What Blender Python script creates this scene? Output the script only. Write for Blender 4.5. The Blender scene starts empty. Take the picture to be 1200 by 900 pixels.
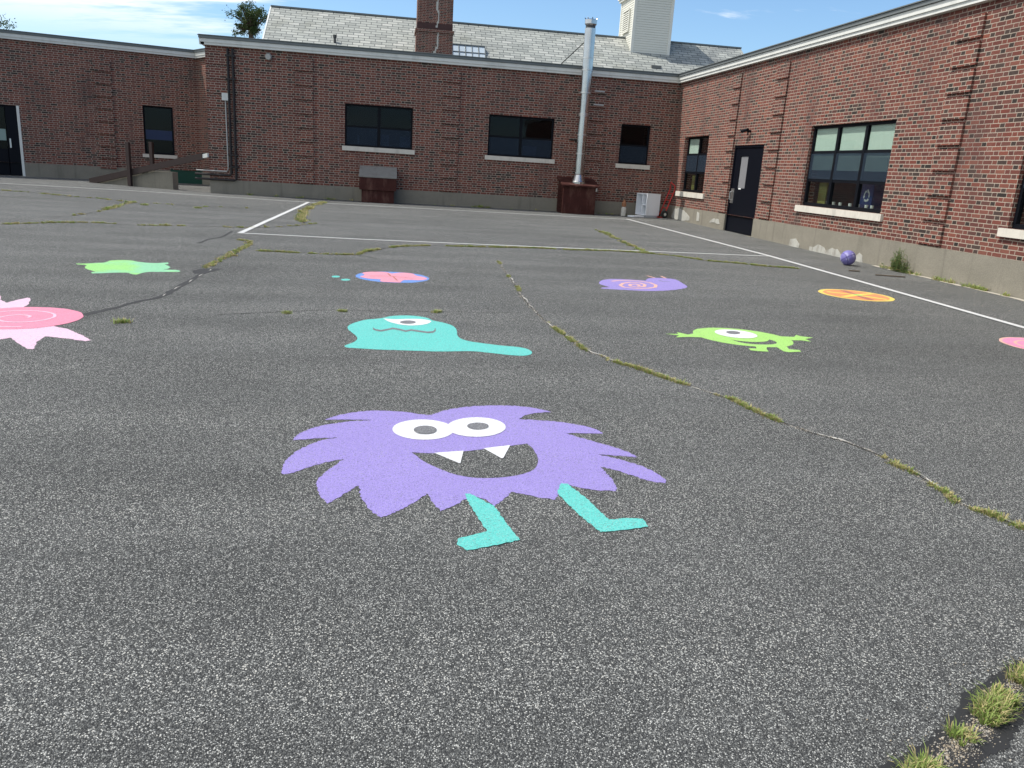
import bpy, bmesh, math, random
from mathutils import Vector, Matrix, noise
from mathutils.geometry import tessellate_polygon
CLX,CLY=3.1,1.7
PAINT = {"monster_body":[[0.261,4.57],[0.29,4.594],[0.341,4.653],[0.396,4.694],[0.485,4.738],[0.555,4.762],[0.643,4.778],[0.717,4.782],[0.818,4.774],[0.884,4.756],[0.953,4.719],[0.989,4.693],[1.023,4.656],[0.964,4.648],[0.926,4.636],[0.872,4.61],[0.838,4.58],[0.794,4.51],[0.875,4.498],[0.93,4.488],[1.012,4.472],[1.073,4.45],[1.149,4.408],[1.193,4.376],[1.231,4.335],[1.248,4.305],[1.253,4.257],[1.187,4.26],[1.136,4.262],[1.022,4.264],[1.076,4.214],[1.113,4.179],[1.168,4.124],[1.215,4.079],[1.277,4.018],[1.314,3.967],[1.356,3.873],[1.292,3.893],[1.243,3.903],[1.134,3.922],[1.204,3.874],[1.247,3.839],[1.307,3.784],[1.342,3.736],[1.374,3.668],[1.39,3.625],[1.398,3.582],[1.398,3.556],[1.383,3.524],[1.331,3.538],[1.298,3.562],[1.252,3.613],[1.218,3.65],[1.179,3.692],[1.15,3.716],[1.102,3.746],[1.114,3.665],[1.118,3.617],[1.122,3.555],[1.119,3.507],[1.103,3.427],[1.037,3.434],[1.002,3.443],[0.957,3.459],[0.923,3.477],[0.864,3.517],[0.836,3.445],[0.818,3.405],[0.784,3.333],[0.729,3.349],[0.697,3.364],[0.654,3.388],[0.626,3.404],[0.585,3.423],[0.556,3.364],[0.536,3.329],[0.492,3.264],[0.449,3.345],[0.424,3.366],[0.389,3.359],[0.361,3.339],[0.323,3.292],[0.293,3.261],[0.242,3.213],[0.217,3.3],[0.206,3.343],[0.191,3.409],[0.157,3.349],[0.133,3.312],[0.097,3.261],[0.062,3.222],[-0.014,3.155],[-0.044,3.196],[-0.061,3.231],[-0.084,3.292],[-0.098,3.337],[-0.111,3.391],[-0.116,3.436],[-0.117,3.52],[-0.145,3.466],[-0.164,3.434],[-0.192,3.391],[-0.214,3.357],[-0.251,3.299],[-0.279,3.357],[-0.293,3.396],[-0.308,3.45],[-0.315,3.495],[-0.319,3.552],[-0.311,3.599],[-0.289,3.659],[-0.264,3.717],[-0.209,3.836],[-0.271,3.806],[-0.305,3.785],[-0.35,3.75],[-0.383,3.718],[-0.425,3.671],[-0.45,3.649],[-0.484,3.639],[-0.495,3.683],[-0.497,3.722],[-0.495,3.792],[-0.486,3.846],[-0.465,3.914],[-0.444,3.964],[-0.41,4.022],[-0.382,4.062],[-0.346,4.104],[-0.315,4.129],[-0.26,4.156],[-0.317,4.151],[-0.353,4.144],[-0.403,4.13],[-0.438,4.121],[-0.493,4.107],[-0.481,4.185],[-0.465,4.226],[-0.433,4.276],[-0.401,4.313],[-0.352,4.357],[-0.307,4.387],[-0.243,4.417],[-0.188,4.436],[-0.08,4.459],[-0.174,4.465],[-0.222,4.465],[-0.277,4.459],[-0.31,4.457],[-0.35,4.455],[-0.299,4.522],[-0.262,4.557],[-0.208,4.596],[-0.159,4.619],[-0.09,4.637],[-0.026,4.64],[0.067,4.628],[0.131,4.612],[0.201,4.58],[0.237,4.568]],"monster_mouth":[[0.133,3.94],[0.215,3.925],[0.271,3.927],[0.354,3.942],[0.421,3.959],[0.508,3.987],[0.568,4.007],[0.636,4.029],[0.686,4.048],[0.771,4.084],[0.789,4.029],[0.795,3.984],[0.798,3.911],[0.794,3.855],[0.78,3.785],[0.766,3.742],[0.746,3.703],[0.722,3.675],[0.682,3.644],[0.648,3.625],[0.601,3.607],[0.564,3.597],[0.514,3.59],[0.476,3.589],[0.429,3.594],[0.392,3.606],[0.346,3.63],[0.31,3.66],[0.265,3.711],[0.232,3.752],[0.195,3.805],[0.17,3.851]],"monster_teeth":[[[0.251,3.926],[0.409,3.959],[0.377,3.779],[0.367,3.784]],[[0.52,3.998],[0.674,4.049],[0.609,3.855],[0.597,3.854]]],"monster_eyes":[[[0.381,4.291],[0.377,4.264],[0.369,4.238],[0.356,4.214],[0.341,4.192],[0.322,4.172],[0.3,4.156],[0.277,4.143],[0.252,4.134],[0.226,4.129],[0.2,4.128],[0.174,4.13],[0.148,4.137],[0.124,4.148],[0.102,4.162],[0.083,4.179],[0.066,4.199],[0.052,4.222],[0.042,4.246],[0.036,4.273],[0.034,4.299],[0.037,4.327],[0.043,4.353],[0.054,4.379],[0.069,4.403],[0.087,4.424],[0.108,4.442],[0.133,4.457],[0.159,4.468],[0.187,4.474],[0.215,4.476],[0.243,4.473],[0.27,4.466],[0.296,4.454],[0.319,4.438],[0.339,4.419],[0.356,4.397],[0.368,4.372],[0.377,4.346],[0.381,4.319]],[[0.69,4.352],[0.685,4.325],[0.675,4.299],[0.661,4.274],[0.644,4.251],[0.624,4.231],[0.602,4.213],[0.578,4.199],[0.553,4.189],[0.527,4.182],[0.5,4.18],[0.475,4.181],[0.45,4.186],[0.427,4.196],[0.406,4.208],[0.387,4.224],[0.372,4.244],[0.36,4.265],[0.352,4.289],[0.347,4.315],[0.347,4.342],[0.351,4.369],[0.359,4.396],[0.371,4.422],[0.387,4.446],[0.406,4.468],[0.429,4.488],[0.454,4.504],[0.48,4.516],[0.508,4.524],[0.536,4.527],[0.564,4.526],[0.59,4.52],[0.615,4.51],[0.637,4.495],[0.656,4.477],[0.671,4.456],[0.682,4.432],[0.689,4.407],[0.692,4.38]]],"monster_pupils":[[[0.284,4.285],[0.282,4.274],[0.279,4.263],[0.275,4.253],[0.269,4.243],[0.262,4.235],[0.254,4.227],[0.245,4.221],[0.236,4.217],[0.226,4.214],[0.216,4.213],[0.206,4.214],[0.196,4.216],[0.187,4.22],[0.178,4.225],[0.171,4.232],[0.165,4.241],[0.16,4.25],[0.156,4.26],[0.154,4.271],[0.153,4.282],[0.155,4.293],[0.157,4.304],[0.161,4.315],[0.167,4.325],[0.174,4.333],[0.182,4.341],[0.191,4.347],[0.201,4.352],[0.211,4.355],[0.221,4.356],[0.232,4.356],[0.242,4.353],[0.251,4.349],[0.26,4.343],[0.267,4.336],[0.273,4.328],[0.278,4.318],[0.282,4.308],[0.283,4.297]],[[0.591,4.362],[0.589,4.352],[0.585,4.342],[0.581,4.333],[0.574,4.325],[0.567,4.317],[0.559,4.311],[0.55,4.306],[0.54,4.302],[0.53,4.299],[0.521,4.298],[0.511,4.299],[0.502,4.301],[0.493,4.304],[0.485,4.309],[0.478,4.315],[0.472,4.322],[0.468,4.33],[0.465,4.339],[0.463,4.348],[0.464,4.358],[0.465,4.367],[0.468,4.377],[0.473,4.386],[0.479,4.395],[0.486,4.403],[0.495,4.409],[0.504,4.415],[0.513,4.419],[0.523,4.422],[0.534,4.423],[0.544,4.422],[0.553,4.42],[0.562,4.417],[0.57,4.412],[0.577,4.406],[0.583,4.398],[0.587,4.39],[0.59,4.381],[0.591,4.371]]],"monster_legs":[[[0.367,3.4],[0.391,3.4],[0.488,3.261],[0.515,3.111],[0.553,2.931],[0.427,2.882],[0.325,2.847],[0.289,2.901],[0.298,2.95],[0.366,2.982],[0.425,3.013],[0.399,3.165],[0.379,3.273]],[[0.806,3.405],[0.848,3.522],[0.878,3.517],[0.94,3.324],[0.98,3.112],[1.068,3.128],[1.138,3.12],[1.138,3.04],[1.035,3.015],[0.912,2.992],[0.855,3.175]]],"blob_body":[[-0.064,7.485],[-0.051,7.499],[-0.037,7.518],[-0.022,7.538],[-0.001,7.57],[0.017,7.59],[0.041,7.608],[0.066,7.621],[0.104,7.637],[0.132,7.644],[0.162,7.649],[0.19,7.651],[0.229,7.648],[0.256,7.644],[0.284,7.633],[0.308,7.62],[0.34,7.597],[0.36,7.578],[0.377,7.553],[0.389,7.527],[0.401,7.487],[0.412,7.461],[0.428,7.437],[0.446,7.418],[0.475,7.395],[0.495,7.377],[0.516,7.354],[0.534,7.33],[0.559,7.294],[0.574,7.267],[0.587,7.236],[0.595,7.207],[0.604,7.165],[0.608,7.135],[0.612,7.103],[0.613,7.074],[0.613,7.035],[0.612,7.005],[0.611,6.968],[0.609,6.933],[0.604,6.879],[0.603,6.844],[0.604,6.807],[0.606,6.776],[0.611,6.736],[0.617,6.709],[0.627,6.682],[0.639,6.659],[0.658,6.631],[0.674,6.612],[0.695,6.594],[0.716,6.579],[0.75,6.562],[0.775,6.548],[0.806,6.532],[0.837,6.517],[0.884,6.495],[0.917,6.481],[0.954,6.467],[0.988,6.457],[1.035,6.446],[1.065,6.436],[1.092,6.425],[1.112,6.413],[1.133,6.394],[1.146,6.379],[1.157,6.358],[1.165,6.337],[1.171,6.302],[1.174,6.28],[1.174,6.256],[1.171,6.236],[1.164,6.209],[1.156,6.192],[1.145,6.173],[1.131,6.159],[1.109,6.139],[1.091,6.13],[1.067,6.124],[1.044,6.125],[1.006,6.13],[0.979,6.137],[0.947,6.146],[0.917,6.158],[0.872,6.176],[0.841,6.189],[0.805,6.202],[0.773,6.213],[0.728,6.228],[0.695,6.235],[0.659,6.237],[0.625,6.234],[0.578,6.226],[0.544,6.22],[0.507,6.214],[0.474,6.208],[0.426,6.202],[0.39,6.198],[0.345,6.197],[0.299,6.199],[0.231,6.203],[0.182,6.206],[0.128,6.208],[0.08,6.209],[0.012,6.209],[-0.034,6.211],[-0.082,6.215],[-0.123,6.221],[-0.177,6.23],[-0.211,6.236],[-0.244,6.241],[-0.267,6.244],[-0.294,6.247],[-0.31,6.251],[-0.324,6.259],[-0.333,6.269],[-0.34,6.286],[-0.343,6.299],[-0.342,6.314],[-0.338,6.328],[-0.327,6.35],[-0.319,6.366],[-0.31,6.385],[-0.3,6.405],[-0.285,6.433],[-0.276,6.454],[-0.268,6.479],[-0.262,6.501],[-0.257,6.534],[-0.254,6.557],[-0.253,6.583],[-0.254,6.606],[-0.258,6.638],[-0.262,6.663],[-0.269,6.693],[-0.277,6.722],[-0.292,6.766],[-0.302,6.797],[-0.313,6.832],[-0.323,6.864],[-0.338,6.909],[-0.346,6.941],[-0.352,6.975],[-0.355,7.005],[-0.355,7.046],[-0.353,7.076],[-0.348,7.109],[-0.34,7.139],[-0.326,7.183],[-0.313,7.214],[-0.296,7.251],[-0.277,7.285],[-0.248,7.334],[-0.226,7.365],[-0.199,7.392],[-0.175,7.41],[-0.137,7.43],[-0.115,7.443],[-0.094,7.457],[-0.079,7.469]],"blob_eye":[[-0.046,7.459],[0.035,7.444],[0.089,7.451],[0.166,7.478],[0.224,7.489],[0.293,7.49],[0.34,7.476],[0.39,7.439],[0.402,7.395],[0.381,7.32],[0.355,7.273],[0.311,7.228],[0.274,7.203],[0.226,7.182],[0.185,7.18],[0.129,7.195],[0.085,7.225],[0.028,7.287],[-0.005,7.344]],"blob_pupil":[[0.254,7.332],[0.253,7.32],[0.25,7.308],[0.245,7.296],[0.239,7.285],[0.231,7.274],[0.222,7.265],[0.212,7.258],[0.201,7.252],[0.19,7.247],[0.178,7.245],[0.167,7.244],[0.156,7.245],[0.146,7.248],[0.136,7.253],[0.127,7.259],[0.12,7.267],[0.114,7.276],[0.11,7.286],[0.107,7.298],[0.106,7.31],[0.107,7.322],[0.11,7.334],[0.115,7.346],[0.121,7.357],[0.129,7.367],[0.138,7.377],[0.148,7.385],[0.158,7.391],[0.17,7.396],[0.181,7.398],[0.193,7.399],[0.204,7.398],[0.215,7.395],[0.225,7.39],[0.234,7.384],[0.241,7.375],[0.247,7.366],[0.251,7.355],[0.253,7.344]],"blob_mouth":[[-0.133,7.097],[-0.136,7.032],[-0.106,6.974],[-0.065,6.949],[-0.025,6.985],[0.04,7.065],[0.105,7.019],[0.153,6.963],[0.204,7.017],[0.268,6.979],[0.349,6.936],[0.399,6.966],[0.427,7.048],[0.42,7.111],[0.416,7.039],[0.423,6.977],[0.396,6.896],[0.346,6.867],[0.266,6.909],[0.202,6.947],[0.152,6.894],[0.104,6.949],[0.04,6.994],[-0.025,6.916],[-0.064,6.88],[-0.105,6.905],[-0.135,6.962],[-0.131,7.025]],"dots":[[[-0.602,10.013],[-0.604,9.983],[-0.614,9.955],[-0.629,9.935],[-0.648,9.924],[-0.667,9.924],[-0.685,9.936],[-0.697,9.958],[-0.703,9.986],[-0.701,10.016],[-0.692,10.044],[-0.677,10.065],[-0.658,10.077],[-0.638,10.076],[-0.62,10.064],[-0.608,10.042]],[[-0.465,9.791],[-0.468,9.761],[-0.479,9.735],[-0.497,9.714],[-0.518,9.703],[-0.54,9.703],[-0.559,9.714],[-0.572,9.735],[-0.578,9.761],[-0.576,9.791],[-0.565,9.818],[-0.547,9.838],[-0.526,9.85],[-0.504,9.85],[-0.485,9.838],[-0.471,9.818]]],"flower":[[-0.343,10.364],[-0.337,10.432],[-0.286,10.503],[-0.219,10.541],[-0.099,10.566],[-0.032,10.548],[0.04,10.449],[0.138,10.556],[0.198,10.572],[0.278,10.538],[0.317,10.482],[0.334,10.375],[0.364,10.314],[0.422,10.266],[0.455,10.218],[0.481,10.145],[0.473,10.081],[0.429,9.991],[0.363,9.954],[0.24,9.947],[0.183,9.92],[0.161,9.855],[0.149,9.803],[0.137,9.708],[-0.039,9.709],[-0.094,9.731],[-0.108,9.785],[-0.109,9.831],[-0.096,9.916],[-0.216,9.921],[-0.278,9.952],[-0.351,10.028],[-0.36,10.095],[-0.312,10.187],[-0.307,10.264]],"snail":[[2.789,10.335],[2.816,10.42],[2.872,10.563],[2.931,10.654],[3.026,10.74],[3.11,10.782],[3.229,10.803],[3.343,10.8],[3.582,10.759],[3.651,10.939],[3.707,11.012],[3.802,11.07],[3.878,11.09],[3.977,11.083],[4.037,11.065],[4.091,11.025],[4.105,10.925],[4.086,10.713],[4.07,10.554],[4.048,10.362],[3.992,10.236],[3.874,10.105],[3.771,10.017],[3.63,9.922],[3.514,9.865],[3.361,9.812],[3.244,9.796],[3.098,9.807],[2.99,9.817],[2.86,9.831],[2.784,9.842],[2.696,9.859],[2.723,9.94],[2.757,9.969],[2.851,9.991],[2.824,10.087],[2.807,10.141],[2.783,10.211],[2.778,10.265]],"spiral":[[3.024,10.545],[3.143,10.647],[3.304,10.707],[3.468,10.675],[3.575,10.558],[3.593,10.352],[3.515,10.147],[3.378,10.033],[3.197,9.974],[3.053,10.039],[3.046,10.203],[3.143,10.398],[3.277,10.519],[3.414,10.5],[3.437,10.348],[3.376,10.181],[3.249,10.101],[3.172,10.166],[3.216,10.312],[3.318,10.371],[3.341,10.291],[3.297,10.212]],"antennae":[[[3.759,11.269],[3.815,11.067]],[[3.981,11.289],[3.983,11.072]]],"snail_eye":[[3.79,10.813],[3.821,10.728],[3.919,10.716]],"green_body":[[3.816,6.891],[3.781,6.838],[3.737,6.793],[3.686,6.754],[3.628,6.724],[3.565,6.703],[3.499,6.691],[3.43,6.688],[3.361,6.695],[3.292,6.71],[3.226,6.735],[3.163,6.768],[3.105,6.809],[3.054,6.857],[3.01,6.911],[2.974,6.97],[2.948,7.032],[2.933,7.097],[2.929,7.162],[2.936,7.227],[2.955,7.289],[2.985,7.348],[3.026,7.4],[3.076,7.445],[3.136,7.482],[3.203,7.509],[3.275,7.525],[3.35,7.529],[3.427,7.522],[3.503,7.504],[3.576,7.476],[3.644,7.437],[3.705,7.39],[3.757,7.335],[3.799,7.275],[3.831,7.21],[3.851,7.144],[3.859,7.077],[3.856,7.012],[3.841,6.949]],"green_arms":[[[2.946,7.207],[2.851,7.141],[2.804,7.206],[2.773,7.238],[2.76,7.156],[2.622,7.146],[2.743,7.092],[2.679,6.997],[2.81,7.031],[2.939,7.03]],[[3.827,7.186],[3.97,7.178],[4.039,7.277],[4.065,7.217],[4.166,7.166],[4.044,7.098],[4.042,6.976],[3.965,7.027],[3.843,7.013]]],"green_legs":[[[3.354,6.732],[3.31,6.617],[3.233,6.616],[3.216,6.538],[3.288,6.507],[3.374,6.502],[3.404,6.611],[3.479,6.746]],[[3.548,6.706],[3.53,6.533],[3.57,6.499],[3.705,6.536],[3.719,6.599],[3.632,6.621],[3.676,6.784]]],"green_eye":[[3.573,7.16],[3.557,7.133],[3.537,7.109],[3.513,7.088],[3.487,7.071],[3.458,7.057],[3.427,7.049],[3.396,7.044],[3.364,7.045],[3.333,7.05],[3.303,7.059],[3.275,7.073],[3.249,7.091],[3.227,7.113],[3.208,7.137],[3.194,7.164],[3.184,7.193],[3.179,7.224],[3.179,7.255],[3.184,7.286],[3.194,7.315],[3.209,7.344],[3.229,7.369],[3.252,7.392],[3.279,7.411],[3.309,7.425],[3.341,7.435],[3.374,7.44],[3.407,7.44],[3.44,7.435],[3.471,7.424],[3.5,7.409],[3.526,7.39],[3.549,7.367],[3.567,7.341],[3.581,7.313],[3.589,7.282],[3.593,7.251],[3.591,7.22],[3.585,7.189]],"green_pupil":[[3.448,7.278],[3.442,7.266],[3.434,7.254],[3.425,7.244],[3.414,7.235],[3.403,7.227],[3.391,7.221],[3.379,7.216],[3.367,7.214],[3.356,7.213],[3.345,7.214],[3.334,7.217],[3.325,7.222],[3.317,7.229],[3.311,7.237],[3.306,7.246],[3.303,7.257],[3.302,7.269],[3.303,7.281],[3.306,7.293],[3.31,7.305],[3.316,7.317],[3.324,7.329],[3.333,7.34],[3.344,7.349],[3.355,7.357],[3.367,7.363],[3.379,7.368],[3.391,7.371],[3.403,7.372],[3.415,7.37],[3.425,7.367],[3.434,7.362],[3.442,7.355],[3.449,7.347],[3.453,7.337],[3.456,7.326],[3.457,7.315],[3.456,7.302],[3.453,7.29]],"green_mouth":[[3.217,6.979],[3.267,6.932],[3.313,6.912],[3.394,6.894],[3.458,6.898],[3.539,6.926],[3.585,6.958],[3.636,7.031],[3.655,6.966],[3.655,6.929],[3.641,6.88],[3.613,6.848],[3.557,6.814],[3.501,6.799],[3.416,6.793],[3.357,6.802],[3.292,6.832],[3.256,6.873]],"splat":[[-3.731,10.237],[-3.657,10.26],[-3.62,10.283],[-3.579,10.322],[-3.542,10.352],[-3.487,10.387],[-3.466,10.448],[-3.465,10.568],[-3.446,10.633],[-3.398,10.677],[-3.348,10.698],[-3.271,10.705],[-3.215,10.683],[-3.151,10.619],[-3.091,10.58],[-3.001,10.545],[-2.946,10.538],[-2.893,10.554],[-2.854,10.582],[-2.785,10.656],[-2.751,10.551],[-2.751,10.508],[-2.775,10.473],[-2.763,10.431],[-2.705,10.36],[-2.673,10.291],[-2.646,10.188],[-2.645,10.121],[-2.675,10.03],[-2.539,10.035],[-2.492,10.008],[-2.459,9.904],[-2.559,9.853],[-2.627,9.834],[-2.73,9.819],[-2.784,9.789],[-2.818,9.724],[-2.835,9.668],[-2.847,9.558],[-2.886,9.568],[-2.915,9.596],[-2.959,9.661],[-3.003,9.679],[-3.07,9.659],[-3.122,9.633],[-3.188,9.583],[-3.235,9.555],[-3.309,9.524],[-3.341,9.599],[-3.343,9.628],[-3.317,9.657],[-3.433,9.788],[-3.484,9.861],[-3.532,9.953],[-3.557,10.027],[-3.573,10.123],[-3.606,10.163],[-3.672,10.168],[-3.705,10.185]],"pink_disc_px":[[-2.607,7.227],[-3.027,7.463],[-2.826,6.622]],"pink_ray_pts":[[-3.522,7.805],[-3.4,7.653],[-3.378,7.807],[-3.342,7.933],[-3.311,7.911],[-3.26,7.795],[-3.203,7.605],[-3.186,7.442],[-2.639,6.724],[-2.52,6.643],[-2.35,6.446],[-2.227,6.283],[-2.258,6.25],[-2.403,6.319],[-2.586,6.373],[-2.577,6.212],[-2.508,5.964],[-2.55,5.97],[-2.689,6.143],[-2.801,6.299],[-2.845,6.236]],"pizza_px":[[6.061,10.401],[6.844,9.921],[6.698,10.765],[6.137,9.558]],"rdisc_px":[[6.331,7.32],[6.699,7.518],[6.326,6.936]],"circle_px":[[-0.406,10.196],[0.497,10.072],[0.043,10.671],[0.042,9.645]],"lines":{"back":[[-11.211,25.614],[-7.641,25.365],[-6.404,25.184],[-2.14,24.068],[1.054,23.933],[4.637,23.925],[7.471,24.392]],"left":[[-2.586,14.699],[-2.364,23.903]],"front":[[-2.594,14.663],[-0.549,14.414],[2.869,14.583],[7.448,14.853]],"right":[[7.229,24.133],[7.489,14.936],[7.308,8.082]]},"cracks":{"main":[[1.674,12.379],[1.634,11.577],[1.623,11.128],[1.58,10.169],[1.585,9.685],[1.526,9.109],[1.521,8.766],[1.517,8.446],[1.523,8.102],[1.521,7.693],[1.543,7.445],[1.573,7.174],[1.601,6.885],[1.627,6.616],[1.667,6.306],[1.749,6.196],[1.812,5.976],[1.949,5.776],[2.111,5.445],[2.195,5.314],[2.306,5.104],[2.379,5.006],[2.412,4.774],[2.456,4.613],[2.498,4.46],[2.551,4.396],[2.627,4.271],[2.689,4.211],[2.776,4.051],[2.815,3.94],[2.818,3.781],[2.847,3.633],[2.832,3.505],[2.838,3.405],[2.819,3.29],[2.844,3.199],[2.891,3.14],[2.913,3.056],[2.957,2.974]],"cross":[[-1.955,12.248],[-1.462,12.22],[-0.964,12.191],[-0.503,12.253],[-0.379,12.74],[-0.226,13.033],[0.147,13.68],[0.682,14.034],[1.243,14.13],[1.867,14.248],[2.733,14.459],[3.266,14.394],[4.058,14.564],[4.603,14.498],[5.217,14.193],[5.645,13.596],[6.165,13.414],[6.47,13.17],[7.108,13.034]],"branch":[[-0.503,12.253],[-0.334,12.104],[-0.18,11.953]],"diag":[[5.038,19.516],[5.043,18.62],[4.942,16.992],[4.856,15.613],[4.793,14.569]],"seal":[[-2.614,7.207],[-2.552,7.353],[-2.48,7.528],[-2.403,7.757],[-2.345,7.948],[-2.271,8.105],[-2.219,8.364],[-2.216,8.683],[-2.213,9.028],[-2.195,9.34],[-2.191,9.74],[-2.158,10.183]],"sealup":[[-2.264,10.305],[-2.245,10.971],[-2.206,11.636],[-2.201,12.262],[-2.171,12.969],[-2.249,13.443],[-2.453,13.619]],"left":[[-6.327,14.302],[-6.07,14.625],[-5.798,14.965],[-5.342,15.244],[-4.936,15.306],[-4.416,15.251],[-3.674,15.501],[-2.653,15.714],[-2.095,16.214],[-1.544,17.344]],"upper":[[-9.888,22.551],[-8.964,22.258],[-7.941,21.663],[-7.299,21.528],[-6.629,21.041],[-6.171,20.75]],"lower":[[-6.171,20.75],[-6.078,19.497],[-5.995,18.389],[-5.919,16.926],[-6.036,16.178],[-6.235,16.041]],"upright":[[-6.171,20.75],[-5.392,20.763],[-4.457,20.566],[-3.486,20.723]],"corner":[[-1.791,17.196],[-2.0,18.683],[-2.126,20.846],[-2.13,22.919],[-1.95,24.717]],"faint":[[-1.533,7.406],[-1.292,7.528],[-0.949,7.672],[-0.656,7.767],[-0.458,7.846],[-0.044,7.829],[0.466,7.918],[0.902,7.948],[1.349,7.978]],"near":[[1.351,1.507],[1.434,1.565],[1.521,1.615],[1.62,1.667],[1.715,1.719],[1.794,1.776],[1.881,1.84],[1.984,1.9],[2.175,1.994]]},"sealblob":[[-2.35,9.979],[-2.295,10.218],[-2.039,10.295],[-2.16,9.818],[-2.268,9.788]],"hook":[[-2.906,12.9],[-2.89,13.419],[-2.76,14.036],[-2.79,14.948]],"tufts":[[-2.213,6.958],[-0.947,7.587],[-0.445,7.76],[0.48,7.875],[-5.672,20.01],[-4.472,19.916]],"tufts_seal_near":[[1.668,1.759],[1.911,1.921],[2.137,2.043]],"peel":[[[25.908,0.232],[25.666,0.513],[25.196,0.567],[24.868,0.532],[24.505,0.458],[24.199,0.351],[24.165,0.249],[25.072,0.195]],[[23.594,0.284],[23.612,0.554],[23.416,0.515],[23.384,0.289]],[[22.578,0.312],[22.356,0.426],[21.92,0.441],[21.818,0.319]],[[17.641,0.098],[17.598,0.29],[17.353,0.328],[17.136,0.213],[17.176,0.087]],[[16.678,0.055],[16.68,0.211],[16.494,0.216],[16.335,0.293],[16.079,0.25],[15.99,0.191],[15.757,0.274],[15.545,0.27],[15.343,0.151],[15.353,0.053],[16.03,0.036]],[[14.819,0.048],[14.831,0.209],[14.732,0.284],[14.605,0.235],[14.555,0.052]]]}
# ------------------------------------------------------------------ helpers
random.seed(7)
C = bpy.context.scene.collection
GS = 0.0075                                   # the yard climbs gently to the school
def gz(y): return GS*y
def new_mesh(name, verts, faces, mat=None, parent=None, uvs=None, smooth=False, mats=None, midx=None):
    me = bpy.data.meshes.new(name)
    o = bpy.data.objects.new(name, me); C.objects.link(o)
    off = Vector((0,0,0))
    if parent is not None:
        r = parent
        while r.parent is not None: r = r.parent
        off = r.location.copy(); rz = r.rotation_euler.z
        o.parent = parent
        if abs(rz) > 1e-9:
            M = Matrix.Rotation(-rz, 4, 'Z')
            verts = [M @ (Vector(v)-off) for v in verts]
        else: verts = [Vector(v)-off for v in verts]
    me.from_pydata([tuple(v) for v in verts], [], faces)
    if uvs is not None:
        l = me.uv_layers.new(name='UVMap'); i = 0
        for f in uvs:
            for uv in f: l.data[i].uv = uv; i += 1
    for m in (mats or ([mat] if mat else [])): me.materials.append(m)
    if midx:
        for pl, k in zip(me.polygons, midx): pl.material_index = k
    if smooth:
        for pl in me.polygons: pl.use_smooth = True
    me.update()
    return o
class MB:
    """collects faces, links them as one mesh object"""
    def __init__(s): s.v=[]; s.f=[]; s.uv=[]; s.mi=[]
    def face(s, pts, uv=None, k=0):
        b=len(s.v); s.v += [Vector(p) for p in pts]; s.f.append(tuple(range(b,b+len(pts))))
        s.uv.append(uv or [(0,0)]*len(pts)); s.mi.append(k)
    def quadbox(s, c, u, w, z0, z1, hu, hw, k=0):
        """box centred at c (xy), axes u,w (unit xy vectors)"""
        u=Vector((u[0],u[1],0)); w=Vector((w[0],w[1],0)); c=Vector((c[0],c[1],0))
        P=[c+u*a*hu+w*b*hw for a,b in ((-1,-1),(1,-1),(1,1),(-1,1))]
        lo=[p+Vector((0,0,z0)) for p in P]; hi=[p+Vector((0,0,z1)) for p in P]
        for i in range(4):
            j=(i+1)%4; L=2*(hu if i%2==0 else hw); a=(P[i].dot(u) if i%2==0 else P[i].dot(w))
            s.face([lo[i],lo[j],hi[j],hi[i]],[(a,z0),(a+L,z0),(a+L,z1),(a,z1)],k)
        s.face(hi,[(p.x,p.y) for p in hi],k); s.face(lo[::-1],[(p.x,p.y) for p in lo[::-1]],k)
    def box(s, x0,x1,y0,y1,z0,z1,k=0):
        s.quadbox(((x0+x1)/2,(y0+y1)/2),(1,0),(0,1),z0,z1,(x1-x0)/2,(y1-y0)/2,k)
    def tube(s, pts, r, n=10, caps=True, k=0, radii=None):
        pts=[Vector(p) for p in pts]; rings=[]
        for i,p in enumerate(pts):
            d=(pts[min(i+1,len(pts)-1)]-pts[max(i-1,0)]).normalized()
            a=d.orthogonal().normalized() if i==0 else (rings_a - d*rings_a.dot(d)).normalized()
            rings_a=a; b=d.cross(a); rr=radii[i] if radii else r
            rings.append([p+a*math.cos(t)*rr+b*math.sin(t)*rr for t in [2*math.pi*q/n for q in range(n)]])
        for A,B in zip(rings,rings[1:]):
            for q in range(n): s.face([A[q],A[(q+1)%n],B[(q+1)%n],B[q]],k=k)
        if caps: s.face(rings[0][::-1],k=k); s.face(rings[-1],k=k)
    def build(s, name, mat, parent=None, smooth=False, mats=None):
        o=new_mesh(name,s.v,s.f,mat,parent,s.uv,smooth,mats,s.mi if mats else None)
        return o
def empty(name, loc, rz=0):
    o=bpy.data.objects.new(name,None); C.objects.link(o); o.location=loc; o.rotation_euler.z=rz; o.empty_display_size=.2
    return o
def tag(o, label=None, cat=None, group=None, kind=None):
    if label: o['label']=label
    if cat: o['category']=cat
    if group: o['group']=group
    if kind: o['kind']=kind
    return o
def weld(o, d=1e-4):
    bm=bmesh.new(); bm.from_mesh(o.data); bmesh.ops.remove_doubles(bm,verts=bm.verts,dist=d); bm.to_mesh(o.data); bm.free(); return o

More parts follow.
